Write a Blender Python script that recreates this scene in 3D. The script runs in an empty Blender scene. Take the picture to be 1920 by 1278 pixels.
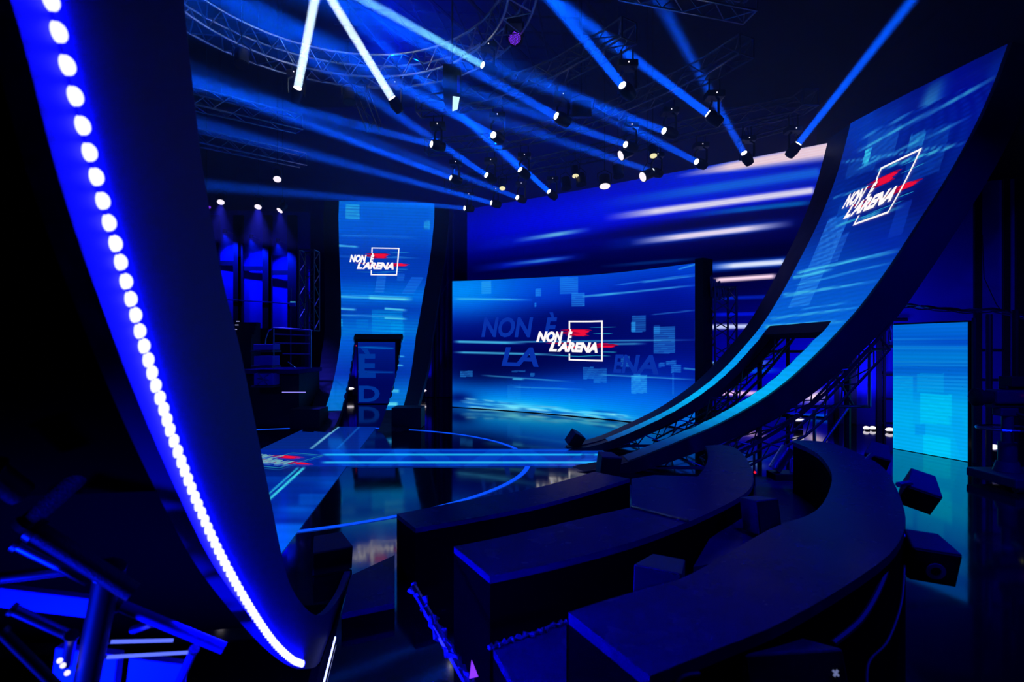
import bpy, math, random
import numpy as np
from mathutils import Vector, Matrix
random.seed(7)
PI = math.pi
S = bpy.context.scene
COL = S.collection
# ------------------------------------------------------------ camera, world, light, exposure
FPX, HZ, CAMZ = 1000.0, 650.0, 2.0
cam = bpy.data.cameras.new('camera')
cam_ob = bpy.data.objects.new('camera', cam); COL.objects.link(cam_ob); S.camera = cam_ob
cam.sensor_width = 36; cam.lens = 36 * FPX / 1920; cam.shift_y = (HZ - 639) / 1920
cam.clip_start = 0.05; cam.clip_end = 200
cam_ob.location = (0, 0, CAMZ); cam_ob.rotation_euler = (PI / 2, 0, 0)
cam.dof.use_dof = True; cam.dof.focus_distance = 12.0; cam.dof.aperture_fstop = 2.8
S.view_settings.view_transform = 'Standard'; S.view_settings.look = 'None'
S.view_settings.exposure = 0.0; S.view_settings.gamma = 1.0
S.cycles.use_adaptive_sampling = False; S.cycles.volume_bounces = 0; S.cycles.max_bounces = 6; S.cycles.diffuse_bounces = 2
S.cycles.glossy_bounces = 4; S.cycles.use_denoising = True
S.cycles.sample_clamp_indirect = 0.0; S.cycles.sample_clamp_direct = 0.0
W = bpy.data.worlds.new('world'); S.world = W; W.use_nodes = True
W.node_tree.nodes['Background'].inputs[0].default_value = (0.0, 0.0, 0.004, 1)

def wash(loc, tgt, energy, size, color, spread=140):  # unseen area lights without housings, added to brighten the set in blue
    l = bpy.data.lights.new('added_wash', 'AREA'); l.energy = energy; l.size = size; l.color = color
    l.spread = math.radians(spread)
    o = bpy.data.objects.new('added_wash', l); COL.objects.link(o); o.location = loc
    o.rotation_euler = (Vector(tgt) - Vector(loc)).to_track_quat('-Z', 'Y').to_euler()
    return o
BLUE = (0.0, 0.008, 1.0)
WASHES = [((2.6, 2.2, 4.8), (2.2, 4.6, 0), 34, 0.6), ((6.3, 4.0, 4.8), (4.8, 6.0, 0), 110, 0.6),
          ((-6.5, 4.0, 4.8), (-4.5, 9.0, 0), 50, 0.6), ((-3.2, 13.0, 9.6), (-1.5, 17.0, 14), 260, 1.2),
          ]
for lo_, tg_, en_, sz_ in WASHES:
    wash(lo_, tg_, en_, sz_, BLUE)
wash((-2.2, 0.5, 0.35), (-1.5, 1.8, 0.85), 50, 0.25, BLUE, 75)  # unseen lamp added to brighten the tubes under the near ramp

# ------------------------------------------------------------ helpers
def at(x, y, Y):
    return Vector(((x - 960) / FPX * Y, Y, CAMZ + (HZ - y) / FPX * Y))
def onz(x, y, z):
    return at(x, y, (CAMZ - z) * FPX / (y - HZ))
def tag(o, label=None, cat=None, group=None, kind=None):
    if label: o['label'] = label
    if cat: o['category'] = cat
    if group: o['group'] = group
    if kind: o['kind'] = kind
    return o
def thing(name, label, cat, loc=(0, 0, 0), group=None):
    o = bpy.data.objects.new(name, None); COL.objects.link(o); o.location = loc
    o.empty_display_size = 0.1
    return tag(o, label, cat, group)

class MB:
    def __init__(s): s.v = []; s.f = []
    def add(s, vs, fs):
        n = len(s.v); s.v += [Vector(v) for v in vs]; s.f += [tuple(i + n for i in f) for f in fs]; return s
    def box(s, c, d, M=None):
        x, y, z = d[0] / 2, d[1] / 2, d[2] / 2
        vs = [Vector((a * x, b * y, e * z)) for a in (-1, 1) for b in (-1, 1) for e in (-1, 1)]
        if M is not None: vs = [M @ v for v in vs]
        vs = [v + Vector(c) for v in vs]
        return s.add(vs, [(0, 1, 3, 2), (4, 6, 7, 5), (0, 4, 5, 1), (2, 3, 7, 6), (0, 2, 6, 4), (1, 5, 7, 3)])
    def tube(s, p, q, r, n=6, r2=None, caps=True):
        p, q = Vector(p), Vector(q); d = q - p
        if d.length < 1e-6: return s
        d.normalize(); u = d.orthogonal().normalized(); w = d.cross(u); r2 = r if r2 is None else r2
        vs = [c + (u * math.cos(2 * PI * i / n) + w * math.sin(2 * PI * i / n)) * R for c, R in ((p, r), (q, r2)) for i in range(n)]
        fs = [(i, (i + 1) % n, n + (i + 1) % n, n + i) for i in range(n)]
        if caps: fs += [tuple(range(n))[::-1], tuple(range(n, 2 * n))]
        return s.add(vs, fs)
    def path(s, pts, r, n=6):
        pts = [Vector(p) for p in pts]; vs = []; up = None
        for i, p in enumerate(pts):
            d = (pts[min(i + 1, len(pts) - 1)] - pts[max(i - 1, 0)]).normalized()
            up = d.orthogonal().normalized() if up is None else (up - d * up.dot(d)).normalized()
            w = d.cross(up); R = r(i / (len(pts) - 1)) if callable(r) else r
            vs += [p + (up * math.cos(2 * PI * k / n) + w * math.sin(2 * PI * k / n)) * R for k in range(n)]
        fs = [(i * n + k, i * n + (k + 1) % n, (i + 1) * n + (k + 1) % n, (i + 1) * n + k) for i in range(len(pts) - 1) for k in range(n)]
        fs += [tuple(range(n))[::-1], tuple(range(len(vs) - n, len(vs)))]
        return s.add(vs, fs)
    def prism(s, poly, z0, z1):
        n = len(poly); vs = [(x, y, z0) for x, y in poly] + [(x, y, z1) for x, y in poly]
        return s.add(vs, [tuple(range(n))[::-1], tuple(range(n, 2 * n))] + [(i, (i + 1) % n, n + (i + 1) % n, n + i) for i in range(n)])
    def loft(s, secs, closed=True, caps=True):
        m = len(secs[0]); vs = [v for sec in secs for v in sec]; fs = []
        for i in range(len(secs) - 1):
            for k in range(m if closed else m - 1):
                a, b = i * m + k, i * m + (k + 1) % m; fs.append((a, b, b + m, a + m))
        if caps and closed: fs += [tuple(range(m))[::-1], tuple(range(len(vs) - m, len(vs)))]
        return s.add(vs, fs)
    def build(s, name, m, parent=None, smooth=False, M=None, bevel=0):
        me = bpy.data.meshes.new(name)
        off = parent.matrix_basis.translation.copy() if parent is not None else Vector((0, 0, 0))
        pp = parent
        while pp is not None and pp.parent is not None:
            pp = pp.parent; off += pp.matrix_basis.translation
        if parent is not None and getattr(parent, 'type', '') != '' and parent.get('_local'): off = Vector((0, 0, 0))
        me.from_pydata([v - off for v in s.v], [], s.f); me.update()
        o = bpy.data.objects.new(name, me); COL.objects.link(o)
        if parent is not None: o.parent = parent
        if m is not None: me.materials.append(m)
        if smooth:
            for p in me.polygons: p.use_smooth = True
            me.set_sharp_from_angle(angle=math.radians(40))
        if bevel:
            b = o.modifiers.new('edge', 'BEVEL'); b.width = bevel; b.segments = 2; b.limit_method = 'ANGLE'
        return o

# ------------------------------------------------------------ materials
def mat(name, base=(0.02, 0.02, 0.02), rough=0.5, metal=0.0, emis=None, es=1.0, ior=1.4, noise=0, nscale=8, bump=0, bscale=20, sample='AUTO'):
    m = bpy.data.materials.new(name); m.use_nodes = True; nt = m.node_tree; b = nt.nodes['Principled BSDF']
    b.inputs['Base Color'].default_value = (*base, 1); b.inputs['Roughness'].default_value = rough
    b.inputs['Metallic'].default_value = metal; b.inputs['IOR'].default_value = ior
    if emis: b.inputs['Emission Color'].default_value = (*emis, 1); b.inputs['Emission Strength'].default_value = es
    tc = nt.nodes.new('ShaderNodeTexCoord')
    if noise:
        n = nt.nodes.new('ShaderNodeTexNoise'); n.inputs['Scale'].default_value = nscale; n.inputs['Detail'].default_value = 6
        r = nt.nodes.new('ShaderNodeMapRange'); r.inputs['To Min'].default_value = max(0, rough - noise); r.inputs['To Max'].default_value = min(1, rough + noise)
        nt.links.new(tc.outputs['Object'], n.inputs['Vector']); nt.links.new(n.outputs[0], r.inputs['Value']); nt.links.new(r.outputs[0], b.inputs['Roughness'])
    if bump:
        n = nt.nodes.new('ShaderNodeTexNoise'); n.inputs['Scale'].default_value = bscale; n.inputs['Detail'].default_value = 3
        bp = nt.nodes.new('ShaderNodeBump'); bp.inputs['Strength'].default_value = bump; bp.inputs['Distance'].default_value = 0.02
        nt.links.new(tc.outputs['Object'], n.inputs['Vector']); nt.links.new(n.outputs[0], bp.inputs['Height']); nt.links.new(bp.outputs[0], b.inputs['Normal'])
    m.cycles.emission_sampling = sample
    return m
def srgb(c):
    c = np.clip(np.asarray(c, float) / 255, 0, 1)
    return np.where(c <= 0.04045, c / 12.92, ((c + 0.055) / 1.055) ** 2.4)
def emit(name, rgb, k=1.0, sample='NONE'):
    m = bpy.data.materials.new(name); m.use_nodes = True; nt = m.node_tree; nt.nodes.clear()
    o = nt.nodes.new('ShaderNodeOutputMaterial'); e = nt.nodes.new('ShaderNodeEmission')
    e.inputs[0].default_value = (*[float(q) for q in srgb(rgb)], 1); e.inputs[1].default_value = k
    nt.links.new(e.outputs[0], o.inputs[0]); m.cycles.emission_sampling = sample
    return m
def screen_mat(name, pitch, glass=False):
    """LED tile surface: picture colours come from the surface's own colour data, broken up by a fine pixel raster."""
    m = bpy.data.materials.new(name); m.use_nodes = True; nt = m.node_tree; b = nt.nodes['Principled BSDF']
    b.inputs['Base Color'].default_value = (0.01, 0.01, 0.012, 1); b.inputs['Roughness'].default_value = 0.12 if glass else 0.6
    b.inputs['Emission Strength'].default_value = 1.0
    a = nt.nodes.new('ShaderNodeAttribute'); a.attribute_name = 'picture'
    tc = nt.nodes.new('ShaderNodeTexCoord'); sp = nt.nodes.new('ShaderNodeSeparateXYZ'); nt.links.new(tc.outputs['Object'], sp.inputs[0])
    f = nt.nodes.new('ShaderNodeMath'); f.operation = 'MULTIPLY'; f.inputs[1].default_value = 1 / pitch
    nt.links.new(sp.outputs[1 if glass else 2], f.inputs[0])
    w = nt.nodes.new('ShaderNodeMath'); w.operation = 'SINE'; nt.links.new(f.outputs[0], w.inputs[0])
    r = nt.nodes.new('ShaderNodeMapRange'); r.inputs['From Min'].default_value = -1; r.inputs['To Min'].default_value = 0.93; r.inputs['To Max'].default_value = 1.06
    nt.links.new(w.outputs[0], r.inputs[0])
    mx = nt.nodes.new('ShaderNodeVectorMath'); mx.operation = 'SCALE'
    nt.links.new(a.outputs['Color'], mx.inputs[0]); nt.links.new(r.outputs[0], mx.inputs['Scale'])
    nt.links.new(mx.outputs[0], b.inputs['Emission Color'])
    m.cycles.emission_sampling = 'NONE'
    return m

M_floor = mat('gloss_black_floor', (0.006, 0.007, 0.012), 0.07, ior=2.3, noise=0.04, nscale=3, bump=0.03, bscale=1.6)
M_black = mat('matt_black_paint', (0.012, 0.012, 0.016), 0.55, noise=0.1)
M_fascia = mat('ramp_fascia_laminate', (0.008, 0.009, 0.025), 0.5, noise=0.08, nscale=3)
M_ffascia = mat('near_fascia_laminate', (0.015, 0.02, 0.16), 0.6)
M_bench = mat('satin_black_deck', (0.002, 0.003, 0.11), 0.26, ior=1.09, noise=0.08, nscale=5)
M_riser = mat('riser_black_cloth', (0.001, 0.001, 0.002), 0.9, ior=1.08)
M_trim = mat('aluminium_trim', (0.3, 0.3, 0.35), 0.3, metal=1)
M_alu = mat('truss_aluminium', (0.45, 0.47, 0.5), 0.35, metal=1)
M_dalu = mat('dark_truss_steel', (0.12, 0.12, 0.15), 0.4, metal=0.8)
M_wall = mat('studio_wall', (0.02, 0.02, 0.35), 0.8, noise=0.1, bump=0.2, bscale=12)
M_dark = mat('dark_wall', (0.003, 0.003, 0.01), 0.9, noise=0.05)
M_ceil = mat('dark_ceiling', (0.001, 0.0015, 0.05), 0.9, noise=0.05)
M_cab = mat('speaker_paint', (0.01, 0.012, 0.09), 0.5, bump=0.2, bscale=150)
M_grille = mat('speaker_grille', (0.006, 0.006, 0.007), 0.8)
M_house = mat('lamp_housing', (0.02, 0.02, 0.03), 0.35)
M_plast = mat('crumpled_plastic_wrap', (0.06, 0.07, 0.22), 0.2, bump=0.8, bscale=30)
M_cable = mat('cable_rubber', (0.04, 0.04, 0.07), 0.45)
M_steel = mat('steel_tube', (0.3, 0.33, 0.6), 0.3, metal=1)
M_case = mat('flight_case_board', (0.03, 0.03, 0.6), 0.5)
E_dot = bpy.data.materials.new('led_dot'); E_dot.use_nodes = True
_nt = E_dot.node_tree; _nt.nodes.clear(); _o = _nt.nodes.new('ShaderNodeOutputMaterial'); _e = _nt.nodes.new('ShaderNodeEmission')
_e.inputs[0].default_value = (0.0029, 0.003, 1, 1); _e.inputs[1].default_value = 400; _nt.links.new(_e.outputs[0], _o.inputs[0])
E_white = emit('logo_white', (255, 250, 252)); E_red = emit('logo_red', (235, 15, 60)); E_dred = emit('logo_dark_red', (150, 5, 60))
E_cyanl = emit('logo_cyan', (40, 160, 200)); E_ring = emit('ring_blue', (10, 80, 255))
E_lens = emit('beam_lens', (255, 255, 255), 6); E_lensb = emit('beam_lens_blue', (120, 190, 255), 5)
E_warm = emit('warm_lens', (255, 245, 190), 1.0); E_pink = emit('cool_lens', (250, 240, 255), 1.2)
E_ghost = emit('ghost_letter', (0, 50, 150)); E_ghostd = emit('ghost_letter_dim', (8, 48, 165))
E_purple = emit('purple_led', (125, 50, 245), 1.5); E_redled = emit('red_led', (255, 30, 60)); E_dash = emit('step_light', (190, 190, 255))
E_cyanp = emit('cyan_display', (90, 220, 255)); E_yel = emit('yellow_tape', (150, 150, 70), 0.7)

# ------------------------------------------------------------ room shell
def struct(mb, name, m, label=None):
    o = mb.build(name, m); o['kind'] = 'structure'; return o
struct(MB().box((0, 9.5, -0.1), (34, 31, 0.2)), 'floor', M_floor)
struct(MB().box((0, 9.5, 13.1), (34, 31, 0.2)), 'ceiling', M_ceil)
struct(MB().box((0, 24.6, 6.5), (34, 0.2, 13.4)), 'wall_back', M_wall)
struct(MB().box((-14.1, 9.5, 6.5), (0.2, 31, 13.4)), 'wall_left', M_dark)
struct(MB().box((14.1, 9.5, 6.5), (0.2, 31, 13.4)), 'wall_right', M_dark)
struct(MB().box((0, -6.1, 6.5), (34, 0.2, 13.4)), 'wall_front', M_dark)

# ------------------------------------------------------------ picture maker for the LED surfaces
class Pic:
    def __init__(s, x, y, base):
        s.x, s.y = x, y; s.c = np.tile(np.array(base, float), (len(x), 1))
    def mix(s, a, col):
        a = np.clip(a, 0, 1)[:, None]; s.c = s.c * (1 - a) + np.array(col, float) * a
    def grad(s, pts, axis='y'):
        t = s.y if axis == 'y' else s.x; k = [p[0] for p in pts]
        s.c = np.stack([np.interp(t, k, [p[1][i] for p in pts]) for i in range(3)], 1)
    def blob(s, cx, cy, rx, ry, col, a=1.0, rot=0):
        c_, s_ = math.cos(rot), math.sin(rot); dx, dy = s.x - cx, s.y - cy
        s.mix(a * np.exp(-(((dx * c_ + dy * s_) / rx) ** 2 + ((-dx * s_ + dy * c_) / ry) ** 2)), col)
    def rect(s, x0, x1, y0, y1, col, a=0.6, sl=0.0, sh=0.0, scan=4.0):
        yy = s.y - sl * (s.x - (x0 + x1) / 2); xx = s.x + sh * (s.y - (y0 + y1) / 2)
        m = ((xx > x0) & (xx < x1) & (yy > y0) & (yy < y1)).astype(float)
        if scan: m *= 0.82 + 0.18 * np.sign(np.sin(yy * 2 * PI / scan))
        s.mix(m * a, col)
    def streak(s, x0, y0, x1, y1, w, col, a=1.0, f0=0.3, f1=0.05, taper=False):
        dx, dy = x1 - x0, y1 - y0; L = math.hypot(dx, dy); dx /= L; dy /= L
        t = ((s.x - x0) * dx + (s.y - y0) * dy) / L; d = np.abs(-(s.x - x0) * dy + (s.y - y0) * dx)
        ww = w * (0.15 + 0.85 * np.clip(t, 0, 1)) if taper else w
        m = np.clip(1.5 - d / ww, 0, 1)
        m = m * np.clip(t / max(f0, 1e-3), 0, 1) * np.clip((1 - t) / max(f1, 1e-3), 0, 1)
        s.mix(m * a, col)
def px_of(co):
    return 960 + FPX * co[:, 0] / co[:, 1], HZ - FPX * (co[:, 2] - CAMZ) / co[:, 1]
def surface(name, fn, nu, nv, picture, m, parent=None, hole=None, u_rng=(0, 1), v_rng=(0, 1)):
    """a curved LED sheet fn(u, v) on a grid, its picture stored on its own points"""
    us = np.linspace(*u_rng, nu + 1); vs = np.linspace(*v_rng, nv + 1)
    co = np.array([fn(u, v)[:] for v in vs for u in us], float)
    fs = []
    for j in range(nv):
        for i in range(nu):
            if hole and hole((us[i] + us[i + 1]) / 2, (vs[j] + vs[j + 1]) / 2): continue
            a = j * (nu + 1) + i; fs.append((a, a + 1, a + nu + 2, a + nu + 1))
    P = Pic(*px_of(co), (0, 0, 40)); picture(P)
    lin = srgb(P.c)
    off = np.array(parent.location[:]) if parent is not None else np.zeros(3)
    me = bpy.data.meshes.new(name); me.from_pydata([tuple(c) for c in (co - off)], [], fs); me.update()
    at_ = me.color_attributes.new('picture', 'FLOAT_COLOR', 'POINT')
    buf = np.ones((len(co), 4)); buf[:, :3] = lin; at_.data.foreach_set('color', buf.astype(np.float32).ravel())
    for p in me.polygons: p.use_smooth = True
    me.materials.append(m)
    o = bpy.data.objects.new(name, me); COL.objects.link(o)
    if parent is not None: o.parent = parent
    return o

def text_mesh(body, size, bold=0.03, shear=0.25, spacing=1.0):
    cu = bpy.data.curves.new('t', 'FONT'); cu.body = body; cu.size = size; cu.shear = shear; cu.offset = bold * size
    cu.space_character = spacing; cu.resolution_u = 3
    ob = bpy.data.objects.new('t', cu); COL.objects.link(ob)
    dg = bpy.context.evaluated_depsgraph_get(); me = ob.evaluated_get(dg).to_mesh()
    vs = [tuple(v.co) for v in me.vertices]; fs = [tuple(p.vertices) for p in me.polygons]
    ob.evaluated_get(dg).to_mesh_clear(); bpy.data.objects.remove(ob); bpy.data.curves.remove(cu)
    return vs, fs
def fit_text(body, x0, x1, y0, y1, **k):
    """letters of the body stretched to the box x0..x1, y0..y1 (baseline y0, cap top y1 of plain capitals)"""
    vs, fs = text_mesh(body, 1.0, **k); a = np.array(vs)
    base = 0.0; cap = 0.73
    X = (a[:, 0] - a[:, 0].min()) / (a[:, 0].max() - a[:, 0].min()) * (x1 - x0) + x0
    Y = (a[:, 1] - base) / cap * (y1 - y0) + y0
    return list(zip(X, Y)), fs
def logo(parent, mp, cyan=True, mw=None, mf=None):
    """the programme logo on a screen, mp(x, y) maps logo units (frame 1 wide) onto the surface"""
    mb = MB()
    for body, x0, x1, y0, y1 in (('NON', -1.28, -0.66, -0.04, 0.25), ('\u00c8', -0.55, -0.385, -0.04, 0.25), ("L'ARENA", -1.02, 0.35, -0.33, -0.06)):
        vs, fs = fit_text(body, x0, x1, y0, y1, bold=0.06, shear=0.3)
        mb.add([mp(x, y, 0.012) for x, y in vs], fs)
    mb.build('logo_lettering', mw or E_white, parent)
    mb = MB(); t = 0.045
    def seg(x0, y0, x1, y1, n=6):
        for i in range(n):
            a, b = i / n, (i + 1) / n
            if abs(x1 - x0) > abs(y1 - y0):
                xa, xb = x0 + (x1 - x0) * a, x0 + (x1 - x0) * b
                mb.add([mp(xa, y0, .01), mp(xb, y0, .01), mp(xb, y0 + t, .01), mp(xa, y0 + t, .01)], [(0, 1, 2, 3)])
            else:
                ya, yb = y0 + (y1 - y0) * a, y0 + (y1 - y0) * b
                mb.add([mp(x0, ya, .01), mp(x0 + t, ya, .01), mp(x0 + t, yb, .01), mp(x0, yb, .01)], [(0, 1, 2, 3)])
    seg(-0.5, 0.53, 0.5, 0.53); seg(-0.5, -0.6, 0.5, -0.6); seg(0.5 - t, -0.6, 0.5 - t, 0.575); seg(-0.5, 0.33, -0.5, 0.57, 2); seg(-0.5, -0.6, -0.5, -0.4, 2)
    mb.build('logo_frame', mf or E_white, parent)
    def sl(lst, m, name, off):
        for x0, x1, y, h in lst:
            mb = MB(); mb.add([mp(x0, y, off), mp(x0 + (x1 - x0) * .3, y - h / 2, off), mp(x0 + (x1 - x0) * .8, y - h / 2, off), mp(x1, y, off), mp(x0 + (x1 - x0) * .8, y + h / 2, off), mp(x0 + (x1 - x0) * .3, y + h / 2, off)], [(0, 1, 2, 3, 4, 5)])
            mb.build(name, m, parent)
    sl([(-0.75, 0.2, 0.30, 0.07), (-0.9, 0.1, 0.22, 0.06), (-0.6, 0.12, 0.15, 0.06), (-1.1, -0.3, -0.1, 0.04), (0.1, 0.95, -0.13, 0.07), (0.2, 0.85, -0.18, 0.05), (-0.3, 0.5, -0.2, 0.05)], E_dred, 'logo_glow_streak', 0.004)
    sl([(-0.55, 0.12, 0.26, 0.10), (-0.4, 0.05, 0.18, 0.09), (0.35, 0.85, -0.155, 0.08), (0.3, 0.7, -0.1, 0.04), (-0.7, -0.1, -0.2, 0.05)], E_red, 'logo_red_streak', 0.007)
    if cyan: sl([(0.1, 0.9, 0.38, 0.012), (0.2, 0.8, 0.2, 0.012), (-1.1, 0.3, -0.47, 0.014), (-0.2, 0.75, -0.44, 0.01), (0.4, 0.9, -0.33, 0.012)], E_cyanl, 'logo_cyan_line', 0.0055)

# ------------------------------------------------------------ backdrop wall of LED
def spline(pts, t):
    """Catmull-Rom through pts, t in 0..1 by index"""
    n = len(pts) - 1; x = min(max(t, 0), 1) * n; i = min(int(x), n - 1); f = x - i
    P = [Vector(pts[max(0, min(n, i + k))]) for k in (-1, 0, 1, 2)]
    return 0.5 * ((2 * P[1]) + (P[2] - P[0]) * f + (2 * P[0] - 5 * P[1] + 4 * P[2] - P[3]) * f * f + (3 * P[1] - P[0] - 3 * P[2] + P[3]) * f ** 3)
def pic_backdrop(P):
    P.c[:] = (0, 0, 70)
    P.blob(1080, 400, 330, 60, (0, 0, 250), 1.0, -0.13); P.blob(1300, 345, 250, 35, (0, 10, 235), .9, -0.15)
    P.blob(1400, 520, 300, 60, (0, 0, 40), .8, -0.1); P.blob(1000, 500, 200, 25, (0, 0, 50), .8, -0.1)
    P.blob(1450, 470, 140, 14, (0, 0, 35), .8, -0.1); P.blob(1300, 420, 260, 10, (0, 0, 50), .75, -0.13)
    P.blob(1500, 345, 110, 5, (0, 0, 50), .6, -0.14)
    P.blob(1500, 700, 220, 110, (0, 0, 215), .9)
    P.streak(1150, 340, 1600, 265, 26, (0, 60, 240), .8, .5, .02); P.streak(1265, 331, 1560, 278, 17, (255, 225, 240), 1, .35, .02, True)
    P.streak(1020, 405, 1600, 318, 16, (0, 50, 230), .8, .5, .02); P.streak(1120, 384, 1540, 322, 8, (20, 110, 230), .8, .5, .02)
    P.streak(1030, 420, 1540, 356, 14, (0, 20, 235), .8, .4, .02); P.streak(1130, 409, 1530, 356, 6, (230, 225, 255), 1, .25, .02)
    P.streak(870, 465, 1150, 424, 9, (0, 20, 200), .8, .4, .3); P.streak(960, 452, 1110, 429, 3.5, (110, 200, 245), .9, .5, .4)
    P.streak(1120, 462, 1510, 414, 9, (0, 60, 200), .8, .4, .3); P.streak(1180, 455, 1490, 418, 5, (240, 225, 250), 1, .3, .3)
    P.streak(1250, 408, 1530, 378, 4, (0, 110, 200), .8, .5, .1)
    P.streak(880, 505, 1110, 478, 6, (0, 20, 190), .8, .3, .3); P.streak(940, 497, 1080, 481, 2.5, (60, 150, 230), .8, .5, .4)
    P.streak(1120, 500, 1320, 484, 2.5, (0, 60, 150), .6, .4, .3)
    P.streak(1290, 504, 1500, 488, 8, (0, 70, 220), .8, .2, .05); P.streak(1330, 501, 1480, 490, 4.5, (220, 230, 255), 1, .3, .1)
    P.streak(1330, 526, 1460, 517, 4, (255, 220, 240), 1, .15, .1); P.streak(1325, 613, 1420, 611, 4, (200, 210, 255), 1, .1, .2)
    P.streak(1325, 682, 1450, 679, 4, (120, 190, 255), 1, .1, .3); P.streak(1340, 737, 1445, 737, 4, (240, 190, 245), 1, .1, .2)
    P.streak(1340, 696, 1470, 694, 4, (0, 90, 230), .8, .1, .3); P.blob(1528, 743, 26, 10, (255, 225, 240), 1, -0.2)
    P.streak(1330, 560, 1440, 556, 3, (0, 40, 220), .7); P.streak(1325, 590, 1420, 588, 3, (0, 20, 250), .8)
    P.streak(1380, 780, 1560, 780, 4, (0, 100, 240), .7); P.streak(1400, 805, 1560, 803, 4, (120, 150, 255), .7)
bd = [(-1.85, 22.0, 0), (1.6, 19.9, 0), (5.0, 17.55, 0), (8.2, 15.3, 0), (9.3, 14.5, 0)]
bp_ = thing('backdrop_screen', 'huge curved wall of LED tiles showing white and blue speed streaks behind the stage', 'screen', (4, 18.5, 0))
def f_bd(u, v):
    p = spline(bd, u); return Vector((p.x, p.y, 0.05 + v * (7.68 - 0.05)))
S_bd = screen_mat('backdrop_tiles', 0.012)
surface('led_surface', f_bd, 330, 200, pic_backdrop, S_bd, bp_)
MB().loft([[f_bd(i / 24, v) + Vector((.35, .45, 0)) * (0.25 if k == 0 else 0.6) for k, v in ((0, 0), (0, 1), (1, 1), (1, 0))] for i in range(25)]).build('back_frame', M_black, bp_)

# ------------------------------------------------------------ centre screen
cs = [(-1.98, 17.7, 0), (-0.45, 16.85, 0), (1.17, 15.8, 0), (2.2, 15.0, 0), (3.17, 14.14, 0), (4.5, 12.6, 0)]
def pic_center(P):
    top = np.interp(P.x, [848, 1034, 1184, 1317], [527, 520, 508, 491]); bot = np.interp(P.x, [848, 1034, 1184, 1317], [763, 777, 791, 808])
    v = (P.y - top) / (bot - top)
    k = [0, .18, .35, .55, .7, .85, 1]
    cols = [(0, 70, 215), (0, 45, 205), (0, 12, 130), (0, 5, 105), (0, 30, 150), (0, 90, 215), (0, 60, 170)]
    P.c = np.stack([np.interp(v, k, [c[i] for c in cols]) for i in range(3)], 1)
    P.blob(860, 545, 110, 45, (0, 140, 245), .95); P.blob(960, 680, 170, 45, (0, 0, 65), .85); P.blob(1080, 600, 120, 30, (0, 0, 80), .7); P.blob(1250, 560, 110, 40, (0, 5, 130), .7)
    P.blob(1180, 610, 120, 30, (0, 5, 95), .7); P.blob(1280, 690, 90, 40, (0, 25, 170), .6); P.blob(1180, 735, 120, 30, (0, 100, 235), .7)
    P.blob(1060, 725, 90, 22, (0, 70, 210), .6)
    P.blob(900, 700, 60, 30, (0, 0, 60), .7)
    P.blob(1080, 757, 230, 26, (0, 125, 245), .85, .09); P.blob(1030, 763, 190, 17, (0, 165, 245), .95, .09); P.blob(960, 764, 60, 9, (120, 235, 255), .95, .06); P.blob(1130, 780, 60, 6, (60, 220, 255), .9, .08)
    P.blob(860, 745, 30, 12, (0, 0, 90), .8); P.blob(1020, 776, 90, 5, (0, 60, 160), .5, .09)
    rs = np.random.RandomState(3)
    for i in range(60):
        x = rs.uniform(880, 1200); y = np.interp(x, [848, 1184], [752, 782]) + rs.uniform(-8, 9)
        P.streak(x - rs.uniform(10, 40), y - 2, x + rs.uniform(10, 40), y + 2, rs.uniform(1, 2), rs.choice([0, 1]) and (150, 240, 255) or (0, 90, 190), .5, .3, .3)
    C = (40, 160, 245)
    for x0, x1, y0, y1, a in ((902, 921, 527, 551, .75), (1004, 1015, 541, 555, .6), (1050, 1084, 519, 551, .5), (1072, 1096, 549, 574, .6), (863, 886, 695, 706, .55),
                              (952, 977, 721, 750, .2), (1185, 1210, 591, 622, .5), (1184, 1191, 604, 622, .8), (1225, 1265, 612, 662, .55), (1226, 1238, 610, 625, .5), (1303, 1317, 600, 636, .55),
                              (1164, 1180, 667, 688, .5), (1093, 1113, 688, 710, .5), (1113, 1138, 690, 717, .45), (1184, 1213, 703, 737, .75), (1188, 1200, 700, 714, .6),
                              (1258, 1276, 684, 698, .55), (1250, 1268, 676, 684, .55), (1236, 1246, 680, 688, .5), (995, 1003, 699, 705, .6), (960, 985, 694, 697, .5), (1260, 1263, 690, 740, .4), (1003, 1006, 567, 576, .6)):
        P.rect(x0, x1, y0, y1, C, a, sl=-0.03)
    for x0, y0, x1, y1, w, a in ((848, 560, 1000, 562, 1.8, .7), (848, 640, 990, 643, 2.2, .9), (940, 641, 1320, 637, 1.4, .6), (1130, 645, 1215, 644, 1.5, .7), (848, 660, 1060, 665, 1.8, .8),
                                 (900, 703, 1080, 716, 1.2, .5), (1120, 702, 1317, 712, 1.2, .6), (960, 710, 985, 711, 1.4, .8), (1110, 555, 1317, 533, 1.6, .6), (1090, 556, 1170, 548, 1.8, .6),
                                 (1200, 530, 1317, 515, 1.3, .5), (1150, 535, 1317, 512, 1.1, .4), (1220, 590, 1317, 580, 1, .4), (1270, 505, 1317, 492, 1.3, .6), (1280, 690, 1317, 694, 1.2, .6), (960, 725, 1100, 730, 1, .4)):
        P.streak(x0, y0, x1, y1, w, (70, 195, 240), a, .1, .3)
cp = thing('centre_screen', 'curved centre LED screen with the white and red logo above a glowing cyan horizon', 'screen', (1.5, 15.5, 0))
ZT = 4.12
def f_cs(u, v, off=0.0):
    p = spline(cs, u); q = spline(cs, min(1, u + .01)) - spline(cs, max(0, u - .01)); n = Vector((q.y, -q.x, 0)).normalized()
    top = np.interp(u, [0, .6, 1], [4.18, 4.02, 4.0])
    return Vector((p.x, p.y, 0.02 + v * (top - 0.02))) + n * off
S_cs = screen_mat('centre_tiles', 0.009)
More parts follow.
